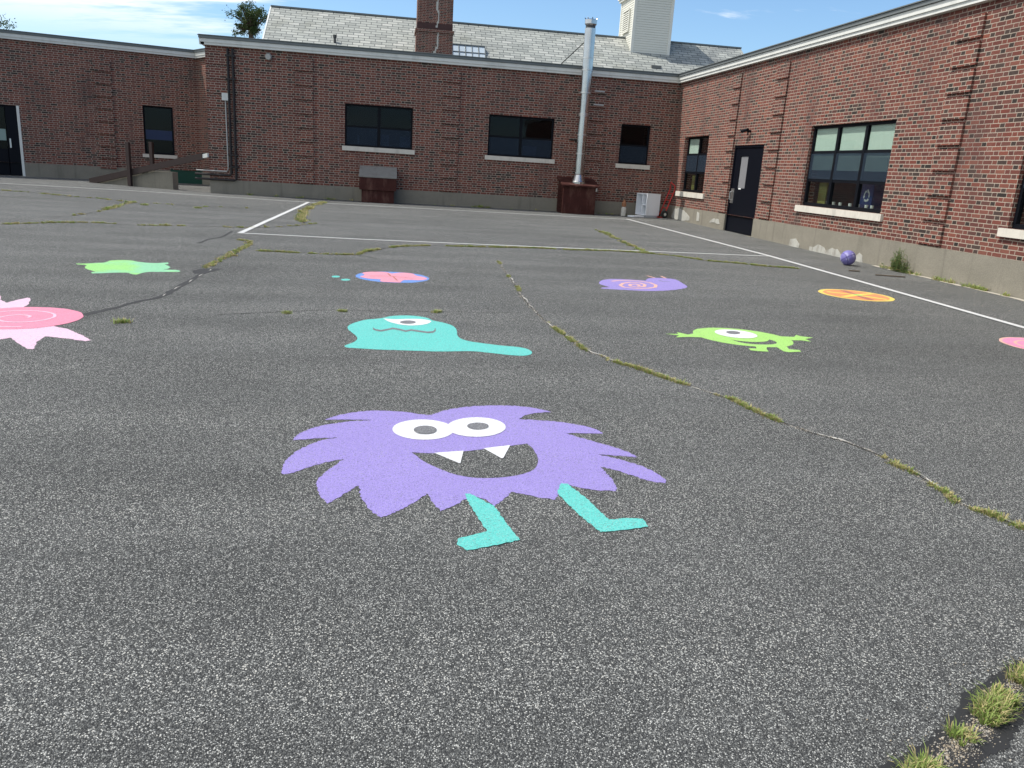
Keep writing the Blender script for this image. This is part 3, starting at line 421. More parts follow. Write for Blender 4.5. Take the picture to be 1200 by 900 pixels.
# cracks ------------------------------------------------------------
CR=P['cracks']
def crack(key,w,jit,off=.0025,mat='crack',seed=1,step=.05,wf=None):
    o=ribbon('asphalt_crack',CR[key],w,M[mat],off,jit,seed,step,wf); tag(o,kind='structure'); return o
crack('main',.016,.012,seed=3,off=.0035,step=.03,wf=lambda t:.55+.9*abs(noise.noise(Vector((t*90,9,0))))); 
o=ribbon('asphalt_crack',[(x+.012,y+.012) for x,y in CR['main']],.022,M['crackedge'],.002,.010,8,.035,lambda t:max(.0,noise.noise(Vector((t*60,2.2,0)))*1.3+noise.noise(Vector((t*240,5,0)))*.8+.35)); tag(o,kind='structure')
crack('cross',.03,.03,seed=4); crack('branch',.035,.02,seed=5,off=.0025); crack('diag',.03,.02,seed=6)
crack('left',.04,.03,seed=7); crack('upper',.045,.03,seed=8); crack('lower',.03,.03,seed=9); crack('upright',.03,.03,seed=10); crack('faint',.010,.01,seed=11); crack('corner',.03,.03,seed=12)
for k,w,j in (('seal',.085,.012),('near',.18,.02)):
    o=ribbon('crack_sealant',CR[k],w,M['sealant'],.0015,(.006 if k=='near' else j*.6),5,.012 if k=='near' else .05,lambda t:.85+.35*noise.noise(Vector((t*7,1.5,0)))+.12*noise.noise(Vector((t*40,1.5,0)))); tag(o,kind='structure')
o=ribbon('crack_sealant',P['hook'],.05,M['sealant'],.0015,.01,5,.05); tag(o,kind='structure')
crack('seal',.018,.012,off=.003,mat='crackedge',seed=13,wf=lambda t:max(0,math.sin(t*40)-.2)*(1 if t>.35 else 0))
crack('sealup',.05,.02,seed=14)
o=poly('crack_sealant',rough_edge(P['sealblob'],.01),M['sealant'],.0022); tag(o,kind='structure')
# crumbled asphalt, sand and pebbles lying in the wide gap at the bottom right
def crumbs(pts,n,spread,smin,smax,seed,mats,label,name,dens=None):
    rd=random.Random(seed); mb=MB(); pts=[Vector(p) for p in pts]; seg=[(a,b,(b-a).length) for a,b in zip(pts,pts[1:])]; tot=sum(x[2] for x in seg)
    for i in range(n):
        u=rd.uniform(0,tot); acc=0
        for a,b,L in seg:
            if u<=acc+L: break
            acc+=L
        cl=.5+.9*noise.noise(Vector((u*9,seed,1)))
        if rd.random()>cl+.25: continue
        d=(b-a)/L; nn=Vector((-d.y,d.x)); p2=a+d*(u-acc)+nn*rd.gauss(0,spread*(.5+cl)); s_=smin*(smax/smin)**(rd.random()**2.2); z=gz(p2.y)+.0022
        k=rd.choices(range(len(mats)),[5,3,2][:len(mats)])[0]; m=rd.randint(5,7); ph=rd.uniform(0,6); el_=rd.uniform(.55,1)
        lo=[Vector((p2.x+math.cos(ph+j*6.283/m)*s_*rd.uniform(.75,1.1),p2.y+math.sin(ph+j*6.283/m)*s_*el_*rd.uniform(.75,1.1),z)) for j in range(m)]
        c=Vector((p2.x,p2.y,0)); h_=s_*rd.uniform(.35,.8)
        hi=[Vector((c.x+(q.x-c.x)*.62,c.y+(q.y-c.y)*.62,z+h_*rd.uniform(.8,1.1))) for q in lo]
        for j in range(m): mb.face([lo[j],lo[(j+1)%m],hi[(j+1)%m],hi[j]],k=k)
        mb.face(hi,k=k)
    o=mb.build(name,None,mats=mats); tag(o,label,'rubble',kind='stuff'); return o
sandm=plain('crack_sand',(.36,.30,.22),.95,var=.5,scale=60); peb=plain('pale_pebble',(.38,.35,.30),.9,var=.4,scale=50); drk=plain('asphalt_crumb',(.06,.06,.058),.95,var=.5,scale=50)
crumbs(CR['near'],7500,.020,.0007,.0045,3,[sandm,peb,drk],'sand and crumbled asphalt packed in the wide crack at the bottom right corner','crack_rubble')
crumbs(CR['near'],900,.085,.0010,.0045,4,[drk,peb,sandm],'loose crumbs scattered over the sealant at the bottom right corner','crack_rubble')
crumbs(CR['main'],5200,.012,.0012,.0065,5,[peb,sandm,drk],'pale crumbs and dirt packed along the long diagonal crack','crack_rubble')

def blade(mb,x,y,z,h,w,rd,k,lean=.6):
    a=rd.uniform(0,2*math.pi); l=rd.uniform(.15,lean)*h; dx,dy=math.cos(a),math.sin(a); px,py=-dy*w/2,dx*w/2
    m=(x+dx*l*.35,y+dy*l*.35,z+h*.6); t=(x+dx*l,y+dy*l,z+h*rd.uniform(.75,1))
    mb.face([(x-px,y-py,z),(x+px,y+py,z),(m[0]+px*.8,m[1]+py*.8,m[2]),(m[0]-px*.8,m[1]-py*.8,m[2])],k=k)
    mb.face([(m[0]-px*.8,m[1]-py*.8,m[2]),(m[0]+px*.8,m[1]+py*.8,m[2]),t],k=k)
def grass_line(pts,density,h,spread,seed,dens=None,dry=.35,w=.004):
    """irregular clumps of radiating blades strung along a crack, with bare gaps"""
    rd=random.Random(seed); mb=MB(); pts=[Vector(p) for p in pts]; tot=sum((b-a).length for a,b in zip(pts,pts[1:])); s=0
    for a,b in zip(pts,pts[1:]):
        L=(b-a).length; n=int(L*density/14+rd.random()); d=(b-a)/(L or 1); nn=Vector((-d.y,d.x))
        for i in range(n):
            q=rd.random(); t=(s+q*L)/tot; dn=dens(t) if dens else 1; u=s+q*L
            cl=.5+.55*noise.noise(Vector((u*1.7+seed*7,seed,0)))+.45*noise.noise(Vector((u*6.5,seed,3)))
            if cl*dn<.50+.22*rd.random(): continue
            c=a+(b-a)*q+nn*rd.gauss(0,spread*.7)
            hh=h*rd.uniform(.35,1.15)*min(1.2,.5+cl*.7); rr=w*rd.uniform(1.0,3.2); pdry=min(.95,max(.03,dry+rd.gauss(0,.28)))
            for j in range(rd.randint(7,20)):
                px=c.x+rd.gauss(0,rr); py=c.y+rd.gauss(0,rr); oa=math.atan2(py-c.y,px-c.x)+rd.gauss(0,.5)
                k=1 if rd.random()<pdry else 0; bh=hh*rd.uniform(.4,1.1); ln=bh*rd.uniform(.15,1.15); ww=w*rd.uniform(.6,1.3)
                dx,dy=math.cos(oa),math.sin(oa); sx,sy=-dy*ww/2,dx*ww/2; z=gz(py)+.001
                m=(px+dx*ln*.4,py+dy*ln*.4,z+bh*.62); tp=(px+dx*ln,py+dy*ln,z+bh*rd.uniform(.55,1.0))
                mb.face([(px-sx,py-sy,z),(px+sx,py+sy,z),(m[0]+sx*.85,m[1]+sy*.85,m[2]),(m[0]-sx*.85,m[1]-sy*.85,m[2])],k=k)
                mb.face([(m[0]-sx*.85,m[1]-sy*.85,m[2]),(m[0]+sx*.85,m[1]+sy*.85,m[2]),tp],k=k)
        s+=L
    return mb
def gl(key,name,density,h,spread,seed,label,dens=None,dry=.35,w=.004):
    mb=grass_line(CR[key] if isinstance(key,str) else key,density,h,spread,seed,dens,dry,w)
    if not mb.f: return
    o=mb.build(name,None,mats=[M['grass'],M['grassdry']]); tag(o,label,'grass',kind='stuff')
gl('main','crack_grass',2600,.034,.016,1,'thin grass growing in the long diagonal crack across the right of the yard',lambda t:(1.5 if t<.83 else (.6 if t<.9 else 1.7)) if t>.5 else (1.3 if (.02<t<.05 or .14<t<.19 or .27<t<.31) else .45),.5,.0045)
gl('cross','crack_grass',1500,.045,.022,2,'grass line growing across the yard beside the near court line',lambda t:2.3 if t>.26 else 1.3,.45,.007)
gl('diag','crack_grass',500,.05,.05,3,'short diagonal line of grass inside the right of the court',lambda t:1.3,.4,.012)
gl('sealup','crack_grass',900,.04,.035,4,'yellowing grass in the crack left of the court corner',lambda t:2,.6,.008)
gl('left','crack_grass',700,.045,.035,5,'dry grass line in the long crack at the left of the yard',lambda t:1.8 if t<.45 else 1.15,.6,.010)
gl('upper','crack_grass',260,.05,.05,6,'sparse weeds in the far left crack near the ramp',lambda t:1.5,.6,.012)
gl('lower','crack_grass',520,.05,.06,7,'dry weeds fanning out in the far left crack fork',lambda t:1.5 if t<.6 else .9,.6,.016)
gl('upright','crack_grass',140,.05,.08,8,'faint moss and weeds along the far left joint',lambda t:1.0,.6,.016)
gl('corner','crack_grass',650,.06,.06,9,'yellow grass patch at the far corner of the court side line',lambda t:1.6,.7,.016)
gl('near','crack_grass',7500,.060,.026,10,'lush grass growing from the wide sealed crack at the bottom right corner',lambda t:1.3,.35,.0034)
proto=None
tl=['lone green grass tuft between the pink sun painting and the flower disc','small grass tuft in the faint joint left of the teal blob','small grass tuft in the faint joint just above the left of the teal blob','small grass tuft in the faint joint above the middle of the teal blob','small weed tuft at the fork of the far left cracks','small weed tuft on the asphalt right of the far left crack fork']
for i,(x,y) in enumerate(P['tufts']):
    if proto is None:
        rd=random.Random(5); mb=MB()
        for _ in range(130): blade(mb,rd.gauss(0,.032),rd.gauss(0,.028),0,.055*rd.uniform(.5,1),.007,rd,0 if rd.random()<.75 else 1,1.2)
        o=proto=mb.build('grass_tuft',None,mats=[M['grass'],M['grassdry']])
    else: o=proto.copy(); C.objects.link(o)
    o.location=(x,y,gz(y)); o.rotation_euler.z=i*1.3; s_=[1,.75,.7,.8,1.3,1.2][i]; o.scale=(s_,s_,s_*.8)
    tag(o,tl[i],'grass tuft','small grass tufts on the asphalt')

# ------------------------------------------------------------------ school building (single-storey brick wings)
school=empty('school_building',(1.9,26.4,gz(26.4)))
tag(school,'long single-storey red brick school with black windows and a white roof edge round the yard','building')
ZT=4.50; ZB=.616
def wall(A,u,n,L,z0,z1,ops,parent,name='brick_wall',mat=None,th=.30,s0=0.0,uoff=0.0):
    """brick wall along u from A; n outward; real holes with reveals"""
    u=Vector((u[0],u[1],0)).normalized(); n=Vector((n[0],n[1],0)).normalized(); A=Vector((A[0],A[1],0)); mb=MB()
    xs=sorted(set([s0,L]+[v for o in ops for v in o[:2]])); zs=sorted(set([z0,z1]+[v for o in ops for v in o[2:4]]))
    flip = u.cross(Vector((0,0,1))).dot(n)<0
    def q(p,uvs,out):
        nn=(Vector(p[1])-Vector(p[0])).cross(Vector(p[2])-Vector(p[1]))
        if nn.dot(out)<0: p=p[::-1]; uvs=uvs[::-1]
        mb.face(p,uvs)
    pt=lambda s,z,d=0: A+u*s-n*d+Vector((0,0,z))
    def hole(a,b,c,d): return any(o[0]<=a+1e-6 and b<=o[1]+1e-6 and o[2]<=c+1e-6 and d<=o[3]+1e-6 for o in ops)
    for a,b in zip(xs,xs[1:]):
        for c,d in zip(zs,zs[1:]):
            if hole(a,b,c,d): continue
            uvs=[(uoff+a,c),(uoff+b,c),(uoff+b,d),(uoff+a,d)]
            q([pt(a,c),pt(b,c),pt(b,d),pt(a,d)],uvs,n); q([pt(a,c,th),pt(b,c,th),pt(b,d,th),pt(a,d,th)],uvs,-n)
    for a,b,c,d in [o[:4] for o in ops]:
        q([pt(a,c),pt(a,c,th),pt(a,d,th),pt(a,d)],[(0,c),(th,c),(th,d),(0,d)],u); q([pt(b,c),pt(b,c,th),pt(b,d,th),pt(b,d)],[(0,c),(th,c),(th,d),(0,d)],-u)
        q([pt(a,c),pt(b,c),pt(b,c,th),pt(a,c,th)],[(a,0),(b,0),(b,th),(a,th)],Vector((0,0,1))); q([pt(a,d),pt(b,d),pt(b,d,th),pt(a,d,th)],[(a,0),(b,0),(b,th),(a,th)],Vector((0,0,-1)))
    for e,sg in ((s0,-1),(L,1)):
        q([pt(e,z0),pt(e,z0,th),pt(e,z1,th),pt(e,z1)],[(0,z0),(th,z0),(th,z1),(0,z1)],u*sg)
    q([pt(s0,z1),pt(L,z1),pt(L,z1,th),pt(s0,z1,th)],[(0,0)]*4,Vector((0,0,1)))
    return mb.build(name,mat or M['brick'],parent)
def lbox(mb,A,u,n,s0,s1,d0,d1,z0,z1,k=0):
    """box in wall coordinates; d measured outward from the wall face"""
    u=Vector((u[0],u[1])).normalized(); n=Vector((n[0],n[1])).normalized(); c=Vector((A[0],A[1]))+u*((s0+s1)/2)+n*((d0+d1)/2)
    mb.quadbox(c,u,n,z0,z1,(s1-s0)/2,(d1-d0)/2,k)
# wall frames: origin, along, outward
FA=(-5.53,26.4); FU=(1,0); FN=(0,-1); FL=14.812          # front wall
RA=(9.282,26.4); RU=(0,-1); RN=(-1,0); RL=31.0            # right wing
c15,s15=math.cos(math.radians(15)),math.sin(math.radians(15))
LC=(-6.94,31.76); LU=(-c15,-s15); LN_=(s15,-c15); LL=16.0  # left wing, s measured to the left of the inner corner
RC=(-6.94,31.76); d_=Vector((1.41,-2.09)); RTL=d_.length; RTU=tuple(d_.normalized()); RTN=(RTU[1],-RTU[0])
fx=lambda x:x+5.53
W_front=[(fx(-1.45),fx(.645),1.865,3.125),(fx(3.05),fx(5.185),1.85,3.11),(fx(7.41),fx(8.42),1.855,3.105)]
ry=lambda y:26.4-y
W_right=[(ry(25.44),ry(23.44),1.10,2.78),(ry(17.45),ry(14.32),1.075,2.80),(ry(11.02),ry(7.9),1.065,2.80)]
D_right=(ry(21.52),ry(19.70),0.17,2.455)
W_left=[(.89,1.88,1.21,2.87)]
D_left=(5.70,7.9,.24,2.53)
wall(FA,FU,FN,FL,ZB,ZT,W_front,school)
wall(RA,RU,RN,RL,ZB,ZT,W_right+[(D_right[0],D_right[1],ZB,D_right[3])],school,s0=0.0,uoff=.1)
wall(LC,LU,LN_,LL,.67,4.62,W_left+[(D_left[0],D_left[1],.67,D_left[3])],school,s0=.0)
wall(RC,RTU,RTN,RTL-.02,.67,4.62,[],school)
# concrete foundation strips (proud of the brick)
def found(A,u,n,segs,z1,name='foundation'):
    mb=MB()
    for a,b in segs: lbox(mb,A,u,n,a,b,-.30,.022,-.6,z1-.002)
    return mb.build(name,M['concrete'],school)
found(FA,FU,FN,[(0,FL)],ZB); fr_=found(RA,RU,RN,[(.03,D_right[0]),(D_right[1],RL)],ZB)
found(LC,LU,LN_,[(0.0,D_left[0]),(D_left[1],LL)],.67); found(RC,RTU,RTN,[(0.05,RTL-.05)],.67)
for pz in P['peel']:
    n_=len(pz); v=[]; 
    pts=rough_edge(pz,.02,.10,seed=n_)
    for d in (.024,.032): v+=[(9.282-d,y,max(z,.02)) for y,z in pts]
    k=len(pts); f=[tuple(range(k,2*k))]+[(i,(i+1)%k,k+(i+1)%k,k+i) for i in range(k)]
    new_mesh('peeled_patch',v,f,M['peel'],fr_)
# roof edge
def fascia(A,u,n,a,b,zb,za=0,zbb=0):
    mb=MB(); lbox(mb,A,u,n,a+za,b+zbb,0,.10,zb-.02,zb+.155); lbox(mb,A,u,n,a+za,b+zbb,0,.125,zb+.05,zb+.15)
    f=mb.build('fascia',M['fascia'],school)
    mb=MB(); lbox(mb,A,u,n,a+za,b+zbb,-.35,.16,zb+.158,zb+.225); lbox(mb,A,u,n,a+za,b+zbb,-.35,.185,zb+.23,zb+.25); mb.build('roof_edge_cap',M['cap'],school)
fascia(FA,FU,FN,-.14,FL-.10,ZT); fascia(RA,RU,RN,-.3,RL,ZT+.003); fascia(LC,LU,LN_,-.05,LL,4.62); fascia(RC,RTU,RTN,.1,RTL-.02,4.617); fascia((-5.53,26.4),(0,1),(-1,0),-.10,6.0,ZT+.002)
# flat roof decks and rear/side walls so the wings are closed volumes
def slab(pts,z0,z1,mat,name):
    k=len(pts); v=[(x,y,z0) for x,y in pts]+[(x,y,z1) for x,y in pts]
    f=[tuple(range(k))[::-1],tuple(range(k,2*k))]+[(i,(i+1)%k,k+(i+1)%k,k+i) for i in range(k)]
    return new_mesh(name,v,f,mat,school)
slab([(-5.50,26.45),(9.3,26.45),(9.3,35.0),(-5.5,35.0)],ZT+.01,ZT+.12,M['roofdeck'],'roof_deck')
slab([(9.33,-4.6),(19.3,-4.6),(19.3,35.0),(9.33,35.0)],ZT+.012,ZT+.122,M['roofdeck'],'roof_deck')
bl=Vector(LC)+Vector(LU)*LL; inn=Vector((-s15,c15))
slab([tuple(Vector(LC)+inn*.05),(-5.6,29.9),(-5.6,40),tuple(Vector(LC)+inn*9),tuple(bl+inn*9),tuple(bl+inn*.05)],4.63,4.74,M['roofdeck'],'roof_deck')
mb=MB()
mb.box(-5.5,19.3,34.7,35.0,0,ZT,0); mb.box(19.0,19.3,-4.6,34.69,0,ZT,0); mb.box(9.29,18.99,-4.9,-4.62,0,ZT,0); mb.box(-5.53,-5.25,26.705,34.69,ZB,ZT)
mb.build('rear_wall',M['brick'],school)
mb=MB()
c=Vector(LC)+Vector(LU)*(LL/2)+inn*9; mb.quadbox(c,LU,inn,0,4.62,LL/2,.15); c=bl+inn*4.5; mb.quadbox(c,LU,inn,0,4.6,.15,4.4); mb.build('rear_wall',M['brick'],school)
# room partitions seen through the glass
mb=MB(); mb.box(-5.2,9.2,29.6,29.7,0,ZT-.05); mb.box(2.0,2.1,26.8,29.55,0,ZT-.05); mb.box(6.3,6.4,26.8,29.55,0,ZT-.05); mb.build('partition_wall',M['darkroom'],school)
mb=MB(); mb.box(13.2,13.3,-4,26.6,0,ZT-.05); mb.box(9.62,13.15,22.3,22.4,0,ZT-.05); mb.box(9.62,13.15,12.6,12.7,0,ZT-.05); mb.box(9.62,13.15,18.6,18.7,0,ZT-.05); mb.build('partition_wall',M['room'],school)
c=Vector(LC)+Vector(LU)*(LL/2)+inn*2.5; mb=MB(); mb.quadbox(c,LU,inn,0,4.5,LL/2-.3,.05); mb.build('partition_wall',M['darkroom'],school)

# corbelled brick strips: five courses out, one course back
def pilaster(A,u,n,s0,s1,zt=4.31,zb=.62,pr=.045,nb=9):
    mb=MB(); ud=Vector((u[0],u[1]))
    for i in range(nb):
        t=zt-i*.414; b=max(t-.345,zb)
        if b>=t: break
        k=len(mb.f)
        lbox(mb,A,u,n,s0,s1,-.01,pr,b,t)
        for j in range(k,k+6):            # brick coordinates run on along the wall
            pass
    o=mb.build('brick_pilaster',M['brick'],school); return o
for x0 in (-2.94,1.56,6.27): pilaster(FA,FU,FN,fx(x0),fx(x0)+.54,pr=.05)
pilaster(FA,FU,FN,0.0,.95,pr=.02,nb=9)
for y0 in (22.05,18.86,12.42,5.6): pilaster(RA,RU,RN,ry(y0+(.0 if y0!=22.05 else 0))-.60 if y0<22 else ry(y0),ry(y0) if y0<22 else ry(y0)+.5,pr=.042)
pilaster(LC,LU,LN_,2.82,3.36,zt=4.22,pr=.05)

# windows -----------------------------------------------------------
def window(A,u,n,op,cols,rows,kind,dep=.10,gm='glass',sillz=None,sillext=.08):
    s0,s1,z0,z1=op; fw=.055
    cs=[s0+(s1-s0)*i/cols for i in range(cols+1)]
    zs=[z0]+rows+[z1]
    mb=MB()
    lbox(mb,A,u,n,s0+.004,s1-.004,-dep-.07,-dep,z0+.004,z0+.075); lbox(mb,A,u,n,s0+.004,s1-.004,-dep-.07,-dep,z1-.06,z1-.004)
    for i,c in enumerate(cs):
        w=.05 if i in (0,cols) else .045
        a=c if i==0 else (c-2*w if i==cols else c-w); a=max(a,s0+.004); b=min(a+2*w if i not in (0,cols) else a+w*1.2,s1-.004)
        if i==cols: a=s1-.004-w*1.2; b=s1-.004
        lbox(mb,A,u,n,a,b,-dep-.068,-dep+.004,z0+.076,z1-.061)
    for z in rows:
        for i in range(cols):
            a=cs[i]+(.065 if i==0 else .046); b=cs[i+1]-(.065 if i==cols-1 else .046)
            lbox(mb,A,u,n,a,b,-dep-.06,-dep-.006,z-.03,z+.03)
    w=mb.build('window',M['frame'],school)
    for i in range(cols):
        for j in range(len(zs)-1):
            mb=MB(); a=cs[i]+.047; b=cs[i+1]-.047; lbox(mb,A,u,n,a,b,-dep-.040,-dep-.034,zs[j]+.02,zs[j+1]-.02); mb.build('pane',M[gm],w)
    if sillz:
        mb=MB(); lbox(mb,A,u,n,s0-sillext,s1+sillext,-.10,.055,sillz,z0-.003 if True else z0)
        mb.build('sill',M['sill'],w)
    return w,cs,zs
def inner(w,A,u,n,s0,s1,z0,z1,d,mat,name,th=.006):
    mb=MB(); lbox(mb,A,u,n,s0,s1,-d-th,-d,z0,z1); return mb.build(name,mat,w)
scr_b=M['screen']
pale=plain('pale_sheet',(.42,.46,.52),.8)
for i,op in enumerate(W_front):
    cols=2 if i<2 else 1
    w,cs,zs=window(FA,FU,FN,op,cols,[op[2]+.60],'f',.08,'glass_front',sillz=1.715 if i else 1.725)
    for k in range(cols):
        inner(w,FA,FU,FN,cs[k]+.05,cs[k+1]-.05,op[2]+.05,op[2]+.57,.072,scr_b,'insect_screen',.003)
wf=[o for o in bpy.data.objects if o.name.startswith('window')]
for (a,b,c,d),wn in (((4.16+.98,4.16+1.28,1.93,2.28),0),((4.16+1.62,4.16+1.98,1.93,2.26),0),((4.16+.3,4.16+.36,1.93,2.2),0),((9.75,10.2,1.93,2.22),1)):
    inner(wf[wn],FA,FU,FN,a,b,c,d,.16,pale,'paper_sheet',.01)
w,cs,zs=window(RA,RU,RN,W_right[0],2,[1.70,2.25],'r',.12,'glass',sillz=.945,sillext=.2)
inner(w,RA,RU,RN,cs[0]+.05,cs[1]-.05,2.28,2.74,.16,M['blind'],'blind'); 
for k in range(2): inner(w,RA,RU,RN,cs[k]+.05,cs[k+1]-.05,1.73,2.22,.112,scr_b,'insect_screen',.003)
inner(w,RA,RU,RN,cs[0]+.1,cs[0]+.55,.9,1.62,.34,M['yellowdoor'],'curtain',.02)
for wi in (1,2):
    w,cs,zs=window(RA,RU,RN,W_right[wi],3,[1.64,2.24],'r',.075,'glass',sillz=.935,sillext=.12)
    for k in range(3):
        inner(w,RA,RU,RN,cs[k]+.07,cs[k+1]-.07,1.86,2.78,.118,M['blind'],'blind')
        inner(w,RA,RU,RN,cs[k]+.05,cs[k+1]-.05,1.67,2.21,.070,scr_b,'insect_screen',.003)
    inner(w,RA,RU,RN,cs[0]+.12,cs[0]+.46,.9,1.60,.34,M['yellowdoor'],'curtain',.02)
w,cs,zs=window(LC,LU,LN_,W_left[0],1,[2.02],'l',.10,'glass_front',sillz=1.09)
inner(w,LC,LU,LN_,cs[0]+.06,cs[1]-.06,1.72,2.05,.092,plain('blue_window_film',(.010,.022,.075),.4),'window_film',.003)
# joints in the limestone sill of the large window come from its dirt pattern
# things standing inside the large right window
def cups(op):
    proto=None
    ys=[.73,.98,1.24,1.62,1.92,2.22,2.42]
    nm=['nearest the far end','second from the far end','third from the far end','in the middle of the row','right beside the blue bin','third from the near end','nearest the near end']
    for i,s in enumerate(ys):
        x=RA[0]+.26; y=26.4-(op[0]+s)
        if proto is None:
            mb=MB(); mb.tube([(0,0,0),(0,0,.11)],.03,10,radii=[.026,.036]); o=proto=mb.build('paper_cup',M['cup'])
        else: o=proto.copy(); C.objects.link(o)
        o.location=(x,y,1.095+.001); tag(o,'small white cup on the sill inside the big window, '+nm[i],'cup','white cups on the window sill')
mb=MB(); mb.box(9.46,9.575,14.4,17.38,1.0,1.093); mb.build('inner_sill',M['sill'],school)
cups(W_right[1])
rb=empty('recycling_bin',(9.85,15.55,gz(15.5))); tag(rb,'blue recycling bin with a white arrow symbol behind the big right window','bin')
mb=MB(); mb.quadbox((9.85,15.55),(1,0),(0,1),.15,1.62,.14,.21); mb.build('bin_body',M['tunnel'],rb)
mb=MB()
for k in range(3):
    a0=math.pi/2+k*2*math.pi/3
    pts=[]
    for q in range(5):
        a=a0+.25+q*.36; r1=.105; pts.append((9.85-.142,15.55-math.cos(a)*r1,1.38+math.sin(a)*r1*1.15))
    for p0,p1 in zip(pts,pts[1:]):
        m0=Vector(p0);m1=Vector(p1);cc=Vector((9.85-.142,15.55,1.38)); i0=cc+(m0-cc)*.66; i1=cc+(m1-cc)*.66
        mb.face([m0,m1,i1,i0])
    e=Vector(pts[-1]);cc=Vector((9.708,15.55,1.38)); dr=(e-Vector(pts[-2])).normalized(); rad=(e-cc)
    mb.face([cc+rad*1.2,cc+rad*.5,cc+rad*.83+dr*.05])
mb.build('recycling_symbol',M['cup'],rb)
inner(school,RA,RU,RN,0,.01,0.3,.31,.5,M['room'],'inner_ledge')
# doors -------------------------------------------------------------
def door_r():
    s0,s1,z0,z1=D_right
    mb=MB(); dd=.05
    lbox(mb,RA,RU,RN,s0+.002,s0+.06,-.14,-.02,z0-.3,z1-.004); lbox(mb,RA,RU,RN,s1-.06,s1-.002,-.14,-.02,z0-.3,z1-.004); lbox(mb,RA,RU,RN,s0+.061,s1-.061,-.14,-.02,z1-.06,z1-.004)
    fr=mb.build('door_frame',M['door'],school)
    A,B=s0+.065,s1-.065; la,lb,lz0,lz1=s0+.42,s0+.88,1.34,2.17
    mb=MB()
    for a,b,c,d in ((A,la,z0,z1-.065),(lb,B,z0,z1-.065),(la,lb,z0,lz0),(la,lb,lz1,z1-.065)): lbox(mb,RA,RU,RN,a,b,-.09,-.045,c+.003,d-.001)
    dr=mb.build('door',M['door'],school); dr['label']='flat black door with a narrow tall glass pane'
    mb=MB(); lbox(mb,RA,RU,RN,la+.002,lb-.002,-.07,-.062,lz0+.002,lz1-.002); mb.build('door_glass',plain('frosted_door_glass',(.22,.22,.23),.25,spec=.6,var=.1,scale=1),dr)
    mb=MB(); lbox(mb,RA,RU,RN,s0+.08,s0+.26,-.044,-.030,.93,1.32); mb.tube([(9.282+.02,26.4-s0-.17,1.0),(9.282-.035,26.4-s0-.17,1.03),(9.282-.035,26.4-s0-.17,1.22),(9.282+.02,26.4-s0-.17,1.25)],.012,8)
    mb.build('handle',M['steel'],dr)
    mb=MB(); lbox(mb,RA,RU,RN,s0+.02,s1-.02,-.2,.06,-.2,z0-.02); mb.build('threshold',M['concrete'],school)
    mb=MB(); lbox(mb,RA,RU,RN,la+.1,la+.25,-.0445,-.035,lz0-.03,lz0-.0); mb.build('sticker',M['cup'],dr)
door_r()
mb=MB(); y=20.6; mb.tube([(9.28,y,2.80),(9.18,y,2.80)],.03,8); mb.tube([(9.18,y-.02,2.83),(9.13,y+.22,2.80)],.045,8); mb.tube([(9.2,y,2.78),(9.2,y-.02,2.70)],.02,6); mb.build('security_camera',M['frame'],school)
def door_l():
    s0,s1,z0,z1=D_left
    mb=MB(); lbox(mb,LC,LU,LN_,s0-.03,s0+.05,-.1,.03,z0-.2,z1-.004); mb.build('door_frame',M['fascia'],school)
    mb=MB(); lbox(mb,LC,LU,LN_,s0+.055,s0+.40,-.12,-.06,z0,z1-.004); lbox(mb,LC,LU,LN_,s0+.40,s1-.05,-.12,-.07,z1-.08,z1-.004); lbox(mb,LC,LU,LN_,s0+.43,s1-.05,-.14,-.09,z0,1.1); d=mb.build('door',M['door'],school); d['label']='dark double door with a white frame'
    mb=MB(); lbox(mb,LC,LU,LN_,s0+.42,s1-.06,-.12,-.11,1.1,z1-.09); mb.build('door_glass',M['glass_front'],d)
    mb=MB(); lbox(mb,LC,LU,LN_,s0+.44,s0+1.0,-.105,-.098,1.38,1.75); mb.build('notice',plain('notice_sheet',(.22,.30,.28),.6),d)
    mb=MB(); lbox(mb,LC,LU,LN_,s0+.30,s0+.345,-.058,-.02,1.15,1.45); mb.build('handle',M['steel'],d)
    mb=MB(); lbox(mb,LC,LU,LN_,s0,s1,-.3,.05,-.2,z0-.01); mb.build('threshold',M['concrete'],school)
door_l()
# green cellar hatch in the left wing, wall lamp, pipes
mb=MB(); lbox(mb,LC,LU,LN_,-.02,1.06,.024,.06,.19,.665); lbox(mb,LC,LU,LN_,-.04,1.08,.024,.075,.667,.70); mb.build('hatch',M['green'],school)
mb=MB(); mb.tube([(-3.70,26.4,4.28),(-3.70,26.32,4.28),(-3.70,26.24,4.27)],.09,16,radii=[.07,.10,.075]); mb.build('wall_lamp',M['conduit'],school,smooth=False)
mb=MB()
for x in (-4.88,-4.74):
    mb.tube([(x,26.33,4.42),(x,26.33,.80 if x<-4.8 else .66)],.035,8)
    z=.80 if x<-4.8 else .66; mb.tube([(x,26.33,z),(x-.06,26.33,z-.04),(-5.95,26.33,z-.04)],.033,8)
    mb.tube([(x,26.33,4.40),(x,26.5,4.42)],.035,8)
for z in (1.0,1.35,3.55,4.2): mb.box(-4.95,-4.66,26.29,26.395,z,z+.04)
mb.build('downpipe',M['darkpipe'],school)
mb=MB(); mb.tube([(-4.99,26.36,3.0),(-4.97,26.36,.96),(-5.02,26.36,.87),(-5.92,26.36,.87)],.02,8); cd=mb.build('conduit',M['conduit'],school)
mb=MB(); mb.box(-5.08,-4.90,26.29,26.39,2.95,3.16); mb.build('junction_box',M['fascia'],cd)
mb=MB(); mb.box(6.42,6.74,26.33,26.395,4.02,4.06); mb.box(6.42,6.74,26.33,26.395,3.61,3.65); mb.build('pilaster_flashing',M['conduit'],school)

